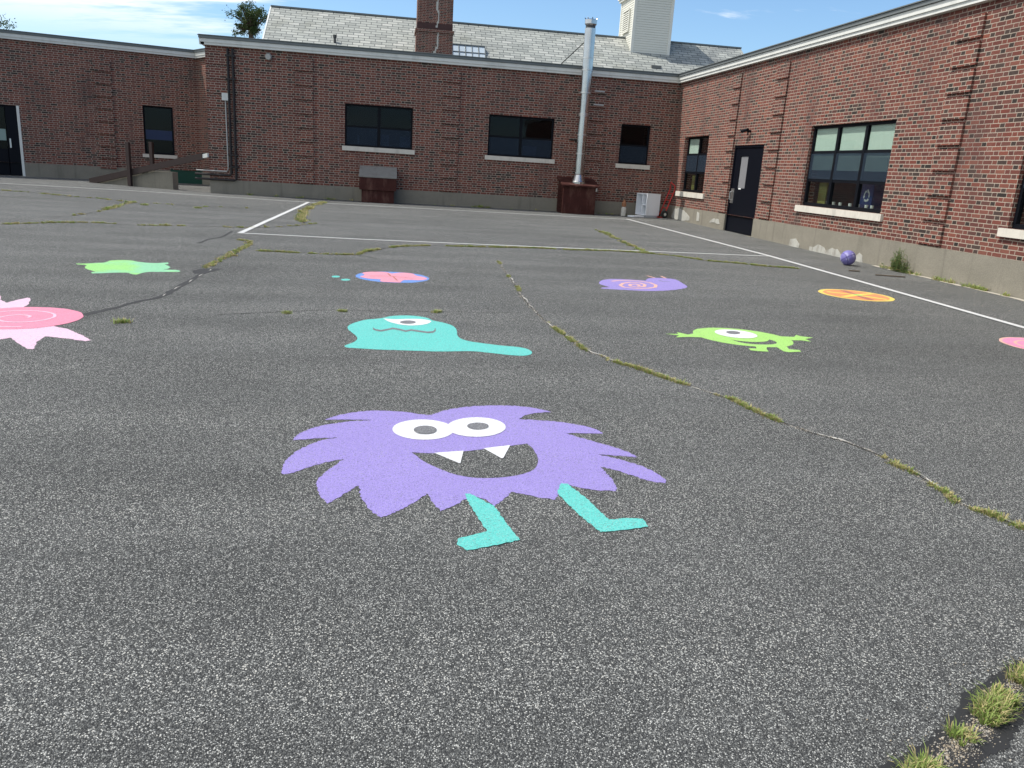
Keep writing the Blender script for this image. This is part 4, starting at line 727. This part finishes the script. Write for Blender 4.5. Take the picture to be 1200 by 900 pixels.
# ------------------------------------------------------------------ slate-roofed hall behind
hall=empty('slate_roofed_hall',(6.3,44,0)); tag(hall,'large building behind with a pale slate roof, brick chimney and cream cupola','building')
RX0,RX1,RY,RZ,K=-6.0,18.6,44.0,8.49,.652
EY=36.2; ez=RZ-K*(RY-EY); EB=2*RY-EY; sl=math.hypot(1,K)
def rz_(y): return RZ-K*abs(RY-y)
mb=MB(); th=.14
for ya,yb in ((EY,RY),(EB,RY)):
    L=abs(yb-ya)*sl
    mb.face([(RX0,ya,rz_(ya)),(RX1,ya,rz_(ya)),(RX1,yb,RZ),(RX0,yb,RZ)],[(0,0),(RX1-RX0,0),(RX1-RX0,L),(0,L)])
    mb.face([(RX0,ya,rz_(ya)-th),(RX1,ya,rz_(ya)-th),(RX1,yb,RZ-th),(RX0,yb,RZ-th)])
    mb.face([(RX0,ya,rz_(ya)-th),(RX0,ya,rz_(ya)),(RX0,yb,RZ),(RX0,yb,RZ-th)]); mb.face([(RX1,ya,rz_(ya)-th),(RX1,ya,rz_(ya)),(RX1,yb,RZ),(RX1,yb,RZ-th)]); mb.face([(RX0,ya,rz_(ya)-th),(RX1,ya,rz_(ya)-th),(RX1,ya,rz_(ya)),(RX0,ya,rz_(ya))])
rf=mb.build('roof',M['slate'],hall)
mb=MB(); mb.box(RX0-.02,RX1+.02,RY-.10,RY+.10,RZ-.03,RZ+.045); mb.build('ridge_cap',M['cap'],rf)
mb=MB()
for ya,yb in ((EY,RY),(EB,RY)):
    mb.face([(RX0-.05,ya,rz_(ya)-.2),(RX0-.05,ya,rz_(ya)+.02),(RX0-.05,yb,RZ+.02),(RX0-.05,yb,RZ-.2)]); mb.face([(RX0+.02,ya,rz_(ya)+.02),(RX0-.05,ya,rz_(ya)+.02),(RX0-.05,yb,RZ+.02),(RX0+.02,yb,RZ+.02)])
mb.build('bargeboard',M['fascia'],rf)
mb=MB()
mb.box(RX0+.2,RX1-.2,EY+.3,EY+.6,0,ez-.05); mb.box(RX0+.2,RX1-.2,EB-.6,EB-.3,0,ez-.05)
for x in (RX0+.2,RX1-.5):
    mb.face([(x,EY+.3,0),(x,EB-.3,0),(x,EB-.3,ez-.1),(x,RY,RZ-.2),(x,EY+.3,ez-.1)],[(0,0),(15,0),(15,3),(8,8),(0,3)])
mb.build('brick_wall',M['brick'],hall)
# chimney
mb=MB(); cx=1.84; hw=.80
mb.quadbox((cx,39.8),(1,0),(0,1),3.5,7.22,hw+.03,.8); mb.quadbox((cx,39.8),(1,0),(0,1),7.225,7.34,hw+.08,.85); mb.quadbox((cx,39.8),(1,0),(0,1),7.345,11.8,hw,.77); mb.quadbox((cx,39.8),(1,0),(0,1),11.805,12.0,hw+.08,.85)
ch=mb.build('chimney',M['brick'],hall)
mb=MB(); mb.quadbox((cx,39.8),(1,0),(0,1),7.35,7.60,hw+.006,.776); mb.build('stained_course',plain('dark_stained_brick',(.07,.035,.032),.85,var=.4,scale=8),ch)
mb=MB(); rd=random.Random(3); x=cx-.12; z=5.9
pts=[]
while z<9.6:
    pts.append((x,39.8-.80 if z<7.3 else 39.8-.775,z)); z+=.09; x+=rd.choice([-.05,0,.05])+(.02 if z<7.2 else .0)
    x=min(max(x,cx-.35),cx+.15)
for (a,b) in zip(pts,pts[1:]):
    yy=(39.0-.004 if a[2]<7.22 else 39.03-.004)
    if 7.2<a[2]<7.36: continue
    mb.box(min(a[0],b[0])-.02,max(a[0],b[0])+.025,yy-.012,yy+.004,a[2]+.001,b[2]-.002)
    if abs(a[2]-7.16)<.1: mb.build('mortar_seam',M['crackedge'],ch); mb=MB()
mb.build('mortar_seam',M['crackedge'],ch)
# cupola astride the ridge
cu=(13.15,44.0); cw=1.03; cdp=1.28
mb=MB(); mb.quadbox(cu,(1,0),(0,1),7.3,11.3,cw,cdp)
cp=mb.build('cupola',M['cream'],hall)
mb=MB()
for i in range(30):
    z=7.75+i*.115
    if z>10.3: break
    mb.quadbox(cu,(1,0),(0,1),z,z+.012,cw+.012,cdp+.012)
mb.build('clapboard_edge',plain('clapboard_groove',(.46,.45,.38),.7),cp)
mb=MB()
for a in (-1,1):
    for b in (-1,1): mb.quadbox((cu[0]+a*(cw-.05),cu[1]+b*(cdp-.05)),(1,0),(0,1),7.5,10.39,.075,.075)
mb.quadbox(cu,(1,0),(0,1),10.40,10.52,cw+.12,cdp+.12); mb.quadbox(cu,(1,0),(0,1),10.525,10.7,cw+.18,cdp+.22); mb.build('corner_board',M['cream'],cp)
mb=MB(); mb.quadbox((cu[0]-cw-.01,43.95),(1,0),(0,1),8.78,9.75,.02,.5); mb.build('louver_opening',M['louver'],cp)
mb=MB()
for i in range(9): mb.quadbox((cu[0]-cw-.045,43.95),(1,0),(0,1),8.82+i*.105,8.87+i*.105,.03,.48)
for yy in (43.42,44.48): mb.quadbox((cu[0]-cw-.045,yy),(1,0),(0,1),8.75,9.8,.035,.035)
mb.quadbox((cu[0]-cw-.045,43.95),(1,0),(0,1),8.72,8.78,.05,.56); mb.quadbox((cu[0]-cw-.045,43.95),(1,0),(0,1),9.78,9.84,.05,.56)
mb.build('louver',M['cream'],cp)
# skylight: glazed lean-to dormer
sk=MB(); x0,x1=2.82,4.42; yb=40.9; zb=rz_(yb)-.05; yt=41.55; zt=7.14
sk.face([(x0,yb,zb-.3),(x1,yb,zb-.3),(x1,yb,zb+.0),(x0,yb,zb+.0)]); sk.face([(x0,yt,zt+.02),(x1,yt,zt+.02),(x1,42.3,zt+.05),(x0,42.3,zt+.05)])
for x in (x0,x1): sk.face([(x,yb,zb-.3),(x,yb,zb),(x,yt,zt),(x,42.3,zt+.04),(x,42.3,6.9)])
for i in range(6):
    x=x0+(x1-x0)*i/5; sk.tube([(x,yb-.02,zb),(x,yt-.02,zt)],.022,6)
for t_ in (0,.5,1): sk.tube([(x0,yb+(yt-yb)*t_-.02,zb+(zt-zb)*t_),(x1,yb+(yt-yb)*t_-.02,zb+(zt-zb)*t_)],.022 if t_!=1 else .04,6)
so=sk.build('skylight',M['cap'],hall)
mb=MB(); mb.face([(x0,yb,zb),(x1,yb,zb),(x1,yt,zt),(x0,yt,zt)]); mb.build('glazing',M['skyglass'],so)
mb=MB(); mb.tube([(-2.75,41.3,rz_(41.3)-.1),(-2.75,41.3,rz_(41.3)+.22)],.06,10); mb.tube([(-2.75,41.3,rz_(41.3)+.22),(-2.75,41.3,rz_(41.3)+.34)],.09,10); mb.build('vent_pipe',M['soot'],hall)
mb=MB(); mb.box(12.9,13.4,41.35,41.5,rz_(41.4),rz_(41.4)+.13); mb.build('roof_vent',M['louver'],hall)

# ------------------------------------------------------------------ yard furniture
g26=gz(26)
b1=empty('cellar_bulkhead',(-.4,25.9,g26)); tag(b1,'low oxblood metal cellar bulkhead with a weathered grey sloping lid under the double window','bulkhead')
def prism(mb,x0,x1,prof,k=0):
    a=[(x0,y,z) for y,z in prof]; b=[(x1,y,z) for y,z in prof]; mb.face(a[::-1],k=k); mb.face(b,k=k)
    for i in range(len(prof)):
        j=(i+1)%len(prof); mb.face([a[i],a[j],b[j],b[i]],k=k)
mb=MB(); prism(mb,-.90,.10,[(26.37,.1),(26.37,1.2),(25.78,.94),(25.78,.1)]); mb.build('box_body',M['brownbox'],b1)
mb=MB(); prism(mb,-.97,.17,[(26.372,.58),(26.372,1.25),(25.72,.955),(25.72,.58)]); mb.build('hood',M['brownbox'],b1)
mb=MB(); prism(mb,-.98,.18,[(26.374,1.254),(26.374,1.29),(25.70,.99),(25.70,.958)]); mb.build('lid',M['lid'],b1)
b2=empty('flue_housing',(5.98,25.9,g26)); tag(b2,'oxblood metal housing with a pitched top that carries the tall silver flue','housing')
mb=MB(); prism(mb,5.45,6.52,[(26.37,.1),(26.37,1.27),(25.50,1.07),(25.50,.1)]); mb.build('box_body',M['brownbox'],b2)
mb=MB(); prism(mb,5.38,6.60,[(26.374,1.275),(26.374,1.32),(25.40,1.095),(25.40,1.05)]); mb.build('roof_plate',M['brownbox'],b2)
mb=MB()
for i in range(8): mb.box(5.425,5.448,25.6,26.3,.28+i*.1,.33+i*.1)
mb.build('louver',M['brownbox'],b2)
mb=MB(); mb.box(6.5,6.54,25.46,25.5,.93,1.03); mb.build('latch',M['steel'],b2)
fl=empty('metal_flue',(5.98,25.78,1.2)); tag(fl,'tall silver metal flue pipe rising above the roof edge','flue')
mb=MB(); prof=[(1.12,.24),(1.2,.24),(1.22,.22),(1.42,.15),(1.44,.16),(1.5,.16),(1.5,.145)]
mb.tube([(5.98,25.80,z) for z,_ in prof],1,24,radii=[r for _,r in prof]); mb.build('base_cone',M['galv'],fl,smooth=True)
mb=MB(); mb.tube([(5.98,25.80,1.48),(5.98,25.80,3.9)],.145,24); o=mb.build('lower_pipe',M['galv'],fl,smooth=True)
mb=MB(); mb.tube([(5.98,25.80,3.9),(5.98,25.80,5.78)],.165,24); o=mb.build('upper_pipe',M['galv'],fl,smooth=True)
for z,r_ in ((2.05,.155),(2.62,.158),(3.2,.155),(3.25,.157),(3.88,.175),(4.55,.175),(4.9,.173)):
    mb=MB(); mb.tube([(5.98,25.80,z),(5.98,25.80,z+.05)],r_,24); mb.build('pipe_band',M['steel'],fl)
mb=MB(); mb.tube([(5.98,25.80,5.78),(5.98,25.80,5.90)],.15,20); mb.build('soot_ring',M['soot'],fl)
mb=MB(); mb.tube([(5.98,25.80,5.86),(5.98,25.80,5.9),(5.98,25.80,6.02),(5.98,25.80,6.04)],1,20,radii=[.155,.185,.185,.15])
for k in range(8):
    a=k*math.pi/4; mb.tube([(5.98+.17*math.cos(a),25.8+.17*math.sin(a),6.04),(5.98+.20*math.cos(a),25.8+.20*math.sin(a),6.07)],.015,5)
mb.build('flue_cap',M['galv'],fl)
mb=MB(); mb.tube([(5.98,25.93,2.5),(5.98,26.39,2.5)],.02,6); mb.tube([(5.70,26.38,2.5),(6.26,26.38,2.5)],.02,6); mb.build('wall_bracket',M['darkpipe'],fl); mb=MB(); mb.tube([(5.85,25.8,5.4),(5.35,27.9,4.75)],.016,6); mb.build('stay_rod',M['darkpipe'],fl)
# access ramp with rail
rp=empty('access_ramp',(-8.4,28.2,gz(28))); tag(rp,'low concrete ramp cheek with brown posts by the left wing','ramp')
rdv=Vector((-5.5+9.69,26.3-28.62)).normalized(); rnv=Vector((rdv.y,-rdv.x))
def rpt(s,d=0): q=Vector((-9.69,28.62))+rdv*s+rnv*d; return q
mb=MB()
prof=[(0.0,.0),(0.0,.225),(1.55,.60),(2.0,.72),(3.3,.74),(3.3,0)]
a=[Vector((*rpt(s,-.02),z)) for s,z in prof]; b=[Vector((*rpt(s,-.25),z)) for s,z in prof]
mb.face(a); mb.face(b[::-1])
for i in range(len(prof)): j=(i+1)%len(prof); mb.face([a[i],a[j],b[j],b[i]])
mb.build('ramp_wall',M['concrete'],rp)
def zrail(s): return .25+s*(1.33-.25)/4.79
mb=MB()
def beam(mb,p0,p1,z0,z1,hh,w):
    p0=Vector(p0);p1=Vector(p1);d=(p1-p0).normalized();nn=Vector((-d.y,d.x))*w/2
    A=[Vector((*(p0+nn),z0-hh)),Vector((*(p0-nn),z0-hh)),Vector((*(p0-nn),z0+hh)),Vector((*(p0+nn),z0+hh))]
    B=[Vector((*(p1+nn),z1-hh)),Vector((*(p1-nn),z1-hh)),Vector((*(p1-nn),z1+hh)),Vector((*(p1+nn),z1+hh))]
    mb.face(A);mb.face(B[::-1])
    for i in range(4): j=(i+1)%4; mb.face([A[i],A[j],B[j],B[i]])
beam(mb,rpt(-.05,.06),rpt(4.60,.06),.25,1.29,.095,.09); mb.build('rail',M['rail'],rp)
mb=MB(); beam(mb,rpt(4.60,.06),rpt(4.79,.06),1.285,1.325,.06,.07); mb.build('rail_end',M['fascia'],rp)
mb=MB(); q=rpt(1.72,.14); mb.quadbox(q,rdv,rnv,gz(28)-.05,1.56,.065,.045); mb.build('post',M['rail'],rp)
mb=MB(); q=Vector((-7.97,29.2)); mb.quadbox(q,rdv,rnv,gz(28)-.05,1.62,.065,.045); mb.build('post',M['rail'],rp)
# cabinet, hand truck, bottle, loose lid
ang=math.radians(26); U=Vector((math.cos(ang),math.sin(ang))); Wv=Vector((-U.y,U.x))
cb=empty('white_cabinet',(8.42,26.0,g26)); tag(cb,'white open-sided cubby cabinet standing by the corner of the brick walls','cabinet')
B0=Vector((8.28,25.62)); CW,CD=.60,.50; z0,z1=.26,.93; tt=.02
def cbox(mb,u0,u1,w0,w1,a,b): mb.quadbox(B0+U*((u0+u1)/2)+Wv*((w0+w1)/2),U,Wv,a,b,(u1-u0)/2,(w1-w0)/2)
mb=MB(); cbox(mb,0,CW,0,tt,z0,z1); cbox(mb,0,CW,CD-tt,CD,z0,z1); cbox(mb,CW-tt,CW,tt,CD-tt,z0,z1); cbox(mb,-.005,CW,-.005,CD,z1+.001,z1+.025); cbox(mb,0,CW-tt,tt,CD-tt,z0,z0+tt); cbox(mb,.30,.31,tt,CD-tt,z0+tt,z1)
mb.build('cabinet_body',M['white'],cb)
mb=MB(); cbox(mb,.002,.30,.20,.22,z0+tt,z1-.001); mb.build('divider',M['white'],cb)
mb=MB(); cbox(mb,.002,.30,.0225,.199,.58,.60); mb.build('shelf',M['white'],cb)
mb=MB(); cbox(mb,.05,CW-.05,.0,CD-.05,g26,z0-.001); mb.build('plinth',plain('grey_plinth',(.40,.42,.46),.6),cb)
o=MB(); o.quadbox((7.93,25.55),U,Wv,g26+.004,g26+.05,.22,.15); o=o.build('loose_board',M['white']); tag(o,'small flat white panel lying on the asphalt in front of the cabinet','panel')
ht=empty('hand_truck',(8.92,25.92,g26)); tag(ht,'red hand truck with black wheels leaning at the wall corner behind the cabinet','hand truck')
mb=MB()
for dx in (-.13,.13): mb.tube([(8.90+dx,25.95,g26+.08),(8.98+dx,26.22,1.12),(9.0+dx*.9,26.20,1.25)],.018,8)
mb.tube([(8.88,26.20,1.25),(9.0,26.12,1.36),(9.12,26.20,1.25)],.018,8)
for t_ in (.3,.6,.85): z=.27+(1.12-.27)*t_; y=25.95+.27*t_; mb.tube([(8.77+.08*t_,y,z),(9.03+.08*t_,y,z)],.014,8)
mb.build('frame',M['red'],ht)
for dx in (-.22,.17):
    mb=MB(); x=8.92+dx; mb.tube([(x-.03,25.92,g26+.125),(x-.02,25.92,g26+.125),(x+.02,25.92,g26+.125),(x+.03,25.92,g26+.125)],1,24,radii=[.10,.125,.125,.10]); wh=mb.build('wheel',M['rubber'],ht)
    mb=MB(); mb.tube([(x-.036,25.92,g26+.125),(x+.036,25.92,g26+.125)],.05,16); mb.build('hub',M['steel'],wh)
mb=MB(); mb.box(8.72,9.1,25.72,25.9,g26+.02,g26+.035); mb.build('toe_plate',M['red'],ht)
bt=empty('spray_bottle',(7.56,25.75,g26)); tag(bt,'cloudy bottle with orange upper part standing left of the white cabinet','bottle')
mb=MB(); pr=[(0,.07),(.01,.085),(.24,.085),(.30,.06)]; mb.tube([(7.56,25.75,g26+z) for z,_ in pr],1,16,radii=[r for _,r in pr]); mb.build('bottle_body',plain('milky_plastic',(.55,.53,.47),.4,var=.3,scale=15),bt,smooth=True)
mb=MB(); pr=[(.30,.06),(.33,.075),(.42,.07),(.47,.04),(.53,.035)]; mb.tube([(7.56,25.75,g26+z) for z,_ in pr],1,16,radii=[r for _,r in pr]); mb.build('bottle_top',plain('amber_plastic',(.30,.13,.06),.4),bt,smooth=True)
ht.rotation_euler.z=math.radians(-72)
# ball
bx,by=8.55,13.95; br=.14
bm=bmesh.new(); bmesh.ops.create_uvsphere(bm,u_segments=32,v_segments=20,radius=br); me=bpy.data.meshes.new('playground_ball'); bm.to_mesh(me); bm.free()
for p_ in me.polygons: p_.use_smooth=True
t=NT('ball_rubber'); tc=t.n.new('ShaderNodeTexCoord').outputs['Object']; bx_=t.sep(t.mapv(tc,rot=(.5,.35,.2)))
seam=t.m_('LESS_THAN',t.m_('ABSOLUTE',bx_[2]),.006); seam2=t.m_('LESS_THAN',t.m_('ABSOLUTE',t.m_('SUBTRACT',t.m_('ABSOLUTE',bx_[0]),.075)),.005)
sm=t.m_('MAXIMUM',seam,seam2)
lt=t.smooth(t.noise(tc,9,4),.5,.62)
col=t.mix(t.m_('MULTIPLY',lt,.7),(.17,.15,.38),(.46,.45,.62)); col=t.mix(sm,col,(.07,.06,.18)); t.bsdf(col,.45,spec=.4,normal=t.bump(t.noise(tc,180,2),.2,.002))
me.materials.append(t.m); o=bpy.data.objects.new('playground_ball',me); C.objects.link(o); o.location=(bx,by,gz(by)+br+.001); tag(o,'scuffed purple playground ball resting near the right wall','ball')
# stick lying near ball
mb=MB(); mb.tube([(8.25,12.55,gz(12.5)+.012),(8.5,12.4,gz(12.4)+.02),(8.72,12.42,gz(12.4)+.012)],.011,6); o=mb.build('twig',M['bark']); tag(o,'thin dark twig lying on the asphalt below the purple ball','twig','dark twigs on the asphalt near the ball')
mb=MB(); mb.tube([(8.02,13.0,gz(13)+.012),(8.2,12.95,gz(13)+.015)],.012,6); mb.tube([(8.12,12.97,gz(13)+.012),(8.17,13.06,gz(13)+.013)],.008,6); o=mb.build('twig',M['bark']); tag(o,'short forked twig on the asphalt left below the purple ball','twig','dark twigs on the asphalt near the ball')
# weed bush at the foot of the right wall
wb=empty('wall_weed',(9.12,13.25,gz(13))); tag(wb,'leafy green weed growing up the foot of the right wall','weed')
rd=random.Random(11); st=MB(); lf=MB()
for i in range(46):
    a=rd.uniform(0,2*math.pi); r0=abs(rd.gauss(0,.05)); x=9.14+math.cos(a)*r0*.6; y=13.25+math.sin(a)*r0*3; H=rd.uniform(.15,.46)*(1-.55*min(1,abs(y-13.25)/.35))
    tx=x+rd.gauss(0,.03)-.03; ty=y+rd.gauss(0,.06); tx=min(tx,9.24)
    base=Vector((x,y,gz(13))); top=Vector((tx,ty,gz(13)+H)); st.tube([base,(base+top)/2+Vector((rd.gauss(0,.01),rd.gauss(0,.01),0)),top],.003,4)
    for k in range(26):
        q=rd.uniform(.12,1.0); p=base.lerp(top,q); aa=rd.uniform(0,2*math.pi); L=.06*(1.15-q*.6)*rd.uniform(.7,1.3); dv=Vector((math.cos(aa),math.sin(aa),rd.uniform(-.3,.6))).normalized()*L
        if p.x+dv.x>9.25: dv.x=-abs(dv.x)
        sd=dv.cross(Vector((rd.random(),rd.random(),1))).normalized()*L*.16
        lf.face([p,p+dv*.5+sd,p+dv,p+dv*.5-sd],k=0 if rd.random()<.8 else 1)
st.build('stem',M['weed'],wb); lf.build('leaves',None,wb,mats=[M['weed'],M['grassdry']])
# pale mortar skirt and weeds along the foot of the right wall
sk_=[(9.2,14.1),(9.19,13.4),(9.19,12.8),(9.17,11.8),(9.18,10.6),(9.16,9.4),(9.17,7),(9.17,4)]
o=ribbon('wall_skirt',sk_,.12,plain('pale_cement_skirt',(.40,.37,.31),.95,var=.3,scale=12,bump=.4),.006,.02,3,.08); tag(o,kind='structure')
gl([(9.2,14.0),(9.2,12.6),(9.2,11.6),(9.2,10.6)],'wall_foot_weeds',420,.10,.03,21,'patchy weeds along the foot of the right wall',lambda t:1.25,.35,.010)
gl([(9.1,26.25),(5.0,26.3),(1.0,26.3),(-2.5,26.3),(-5.0,26.3)],'wall_foot_weeds',120,.09,.03,22,'sparse weeds along the foot of the far wall',lambda t:1.0,.35,.02)
# litter of small stones and leaves
mb=MB(); rd=random.Random(31)
for i in range(420):
    if i%3: x=rd.uniform(7.7,9.1); y=rd.uniform(7,25.5)
    else: x=rd.uniform(-11,9); y=rd.uniform(15,25.8)
    s_=rd.uniform(.006,.018); a=rd.uniform(0,3.1); z=gz(y)+.002
    u_=Vector((math.cos(a),math.sin(a),0))*s_; v_=Vector((-math.sin(a),math.cos(a),0))*s_*rd.uniform(.4,1); p=Vector((x,y,z))
    t_=p+Vector((0,0,s_*.7)); q=[p-u_,p-v_,p+u_,p+v_]
    for j in range(4): mb.face([q[j],q[(j+1)%4],t_])
o=mb.build('grit',plain('loose_grit',(.22,.20,.17),.9,var=.6,scale=3)); tag(o,'loose grit and crumbs scattered over the asphalt','grit',kind='stuff')

# ------------------------------------------------------------------ trees behind the roofs
def tree(name,x,y,zc,rx,rzz,nclump,nleaf,ls,label,seed,low=0.6):
    rd=random.Random(seed); r=empty(name,(x,y,gz(y))); tag(r,label,'tree','trees beyond the school roofs')
    tb=MB(); base=Vector((x,y,gz(y)-.2)); fork=Vector((x+.05,y,zc-rzz*1.5))
    tb.tube([base,base.lerp(fork,.5)+Vector((.08,0,0)),fork],.1,10,radii=[.22,.16,.12])
    cl=[]
    for i in range(nclump):
        for _ in range(40):
            v=Vector((rd.uniform(-1,1),rd.uniform(-1,1),rd.uniform(-1,1)))
            if v.length<1: break
        c=Vector((x+v.x*rx,y+v.y*rx,zc+v.z*rzz)); cl.append((c,rd.uniform(.18,.42)*rx*.75))
    for i in range(int(nclump*low)):
        cl.append((Vector((x+rd.uniform(-.75,.45)*rx,y+rd.uniform(-.5,.5)*rx,zc-rzz*rd.uniform(.9,2.2))),rd.uniform(.08,.2)*rx))
    for c,_ in cl:
        mid=fork.lerp(c,.5)+Vector((rd.gauss(0,.08),rd.gauss(0,.08),.1)); tb.tube([fork,mid,c],.02,5,radii=[.06,.03,.012])
    tb.build('trunk',M['bark'],r)
    lb=MB()
    for c,rr in cl:
        for k in range(int(nleaf*(rr/rx/.25))):
            v=Vector((rd.gauss(0,.5),rd.gauss(0,.5),rd.gauss(0,.42)))*rr; p=c+v
            a=Vector((rd.gauss(0,1),rd.gauss(0,1),rd.gauss(0,.6))).normalized()*ls*rd.uniform(.6,1.2); b=a.cross(Vector((rd.gauss(0,1),rd.gauss(0,1),rd.gauss(0,1)))).normalized()*ls*.38
            lb.face([p-a*.5,p+b*.5,p+a*.5,p-b*.5])
    lb.build('crown',M['leaf'],r)
tree('broadleaf_tree',-8.02,50,8.95,1.12,.52,44,85,.13,'round-topped tree with ragged lower twigs behind the left end of the slate roof',2,.9)
tree('broadleaf_tree',-22.2,50,6.9,1.75,.95,30,70,.16,'green tree peeping over the left wing roof at the edge of the photo',5,.3)

# ------------------------------------------------------------------ world, sun, camera
SE,SA=math.radians(57),math.radians(-77)          # elevation; azimuth clockwise from +Y
sc=bpy.context.scene
w=bpy.data.worlds.new('World'); sc.world=w; w.use_nodes=True; nt=w.node_tree; nt.nodes.clear()
t=NT.__new__(NT); t.t=nt; t.n=nt.nodes; t.out=nt.nodes.new('ShaderNodeOutputWorld')
sky=nt.nodes.new('ShaderNodeTexSky'); sky.sky_type='NISHITA'; sky.sun_disc=False; sky.sun_elevation=SE; sky.sun_rotation=SA; sky.altitude=50; sky.air_density=1.0; sky.dust_density=.6; sky.ozone_density=1.3
dirv=nt.nodes.new('ShaderNodeNewGeometry').outputs['Incoming']
dx,dy,dz=t.sep(t.mapv(dirv,(-1,-1,-1)))
dzc=t.m_('MAXIMUM',dz,.02)
px=t.m_('DIVIDE',dx,t.m_('ADD',dzc,.12)); py=t.m_('DIVIDE',dy,t.m_('ADD',dzc,.12))
pv=t.comb(px,py,0)
n1=t.noise(t.mapv(pv,(.42,.95,1),loc=(CLX,CLY,0)),1.25,7,.62,.3); n2=t.noise(t.mapv(pv,(1.2,2.6,1)),2.4,5,.6)
az=t.m_('DIVIDE',dx,t.m_('MAXIMUM',dy,.05))
bias=t.smooth(az,-.45,.15,.16,-.16)
cl=t.m_('ADD',t.m_('ADD',n1,bias),t.m_('MULTIPLY',t.m_('SUBTRACT',n2,.5),.16))
cm=t.m_('MULTIPLY',t.smooth(cl,.47,.60),t.smooth(dz,.10,.15,.15,1))
skc=t.mix(1,sky.outputs[0],(.88,1.06,1.20),'MULTIPLY')
cloudc=t.mix(n2,(7.6,7.9,8.3),(9.6,9.7,9.8))
skc=t.mix(t.m_('MULTIPLY',cm,.9),skc,cloudc)
bg=nt.nodes.new('ShaderNodeBackground'); nt.links.new(skc,bg.inputs[0]); bg.inputs[1].default_value=.13
nt.links.new(bg.outputs[0],t.out.inputs[0])
sl_=bpy.data.lights.new('sun','SUN'); sl_.energy=4.2; sl_.angle=math.radians(.53); sl_.color=(1,.965,.90)
so_=bpy.data.objects.new('sun',sl_); C.objects.link(so_)
sd=Vector((math.cos(SE)*math.sin(SA),math.cos(SE)*math.cos(SA),math.sin(SE)))
so_.rotation_euler=sd.to_track_quat('Z','Y').to_euler(); so_.location=(-10,0,20)
cam=bpy.data.cameras.new('camera'); co=bpy.data.objects.new('camera',cam); C.objects.link(co)
cam.sensor_width=36; cam.lens=27.83; cam.clip_start=.05; cam.clip_end=2000
Fv=Vector((.15577736,.95220478,-.26275362)); Rv=Vector((.98761772,-.14513937,.05954657)); Uv=Vector((-.01856463,.26877614,.96302375))
mt=Matrix((( Rv.x,Uv.x,-Fv.x,0),(Rv.y,Uv.y,-Fv.y,0),(Rv.z,Uv.z,-Fv.z,1.5),(0,0,0,1))); co.matrix_world=mt
sc.camera=co
sc.view_settings.view_transform='Standard'; sc.view_settings.look='None'; sc.view_settings.gamma=1; sc.view_settings.exposure=.14; sc.view_settings.use_curve_mapping=False
sc.render.resolution_x=1024; sc.render.resolution_y=768
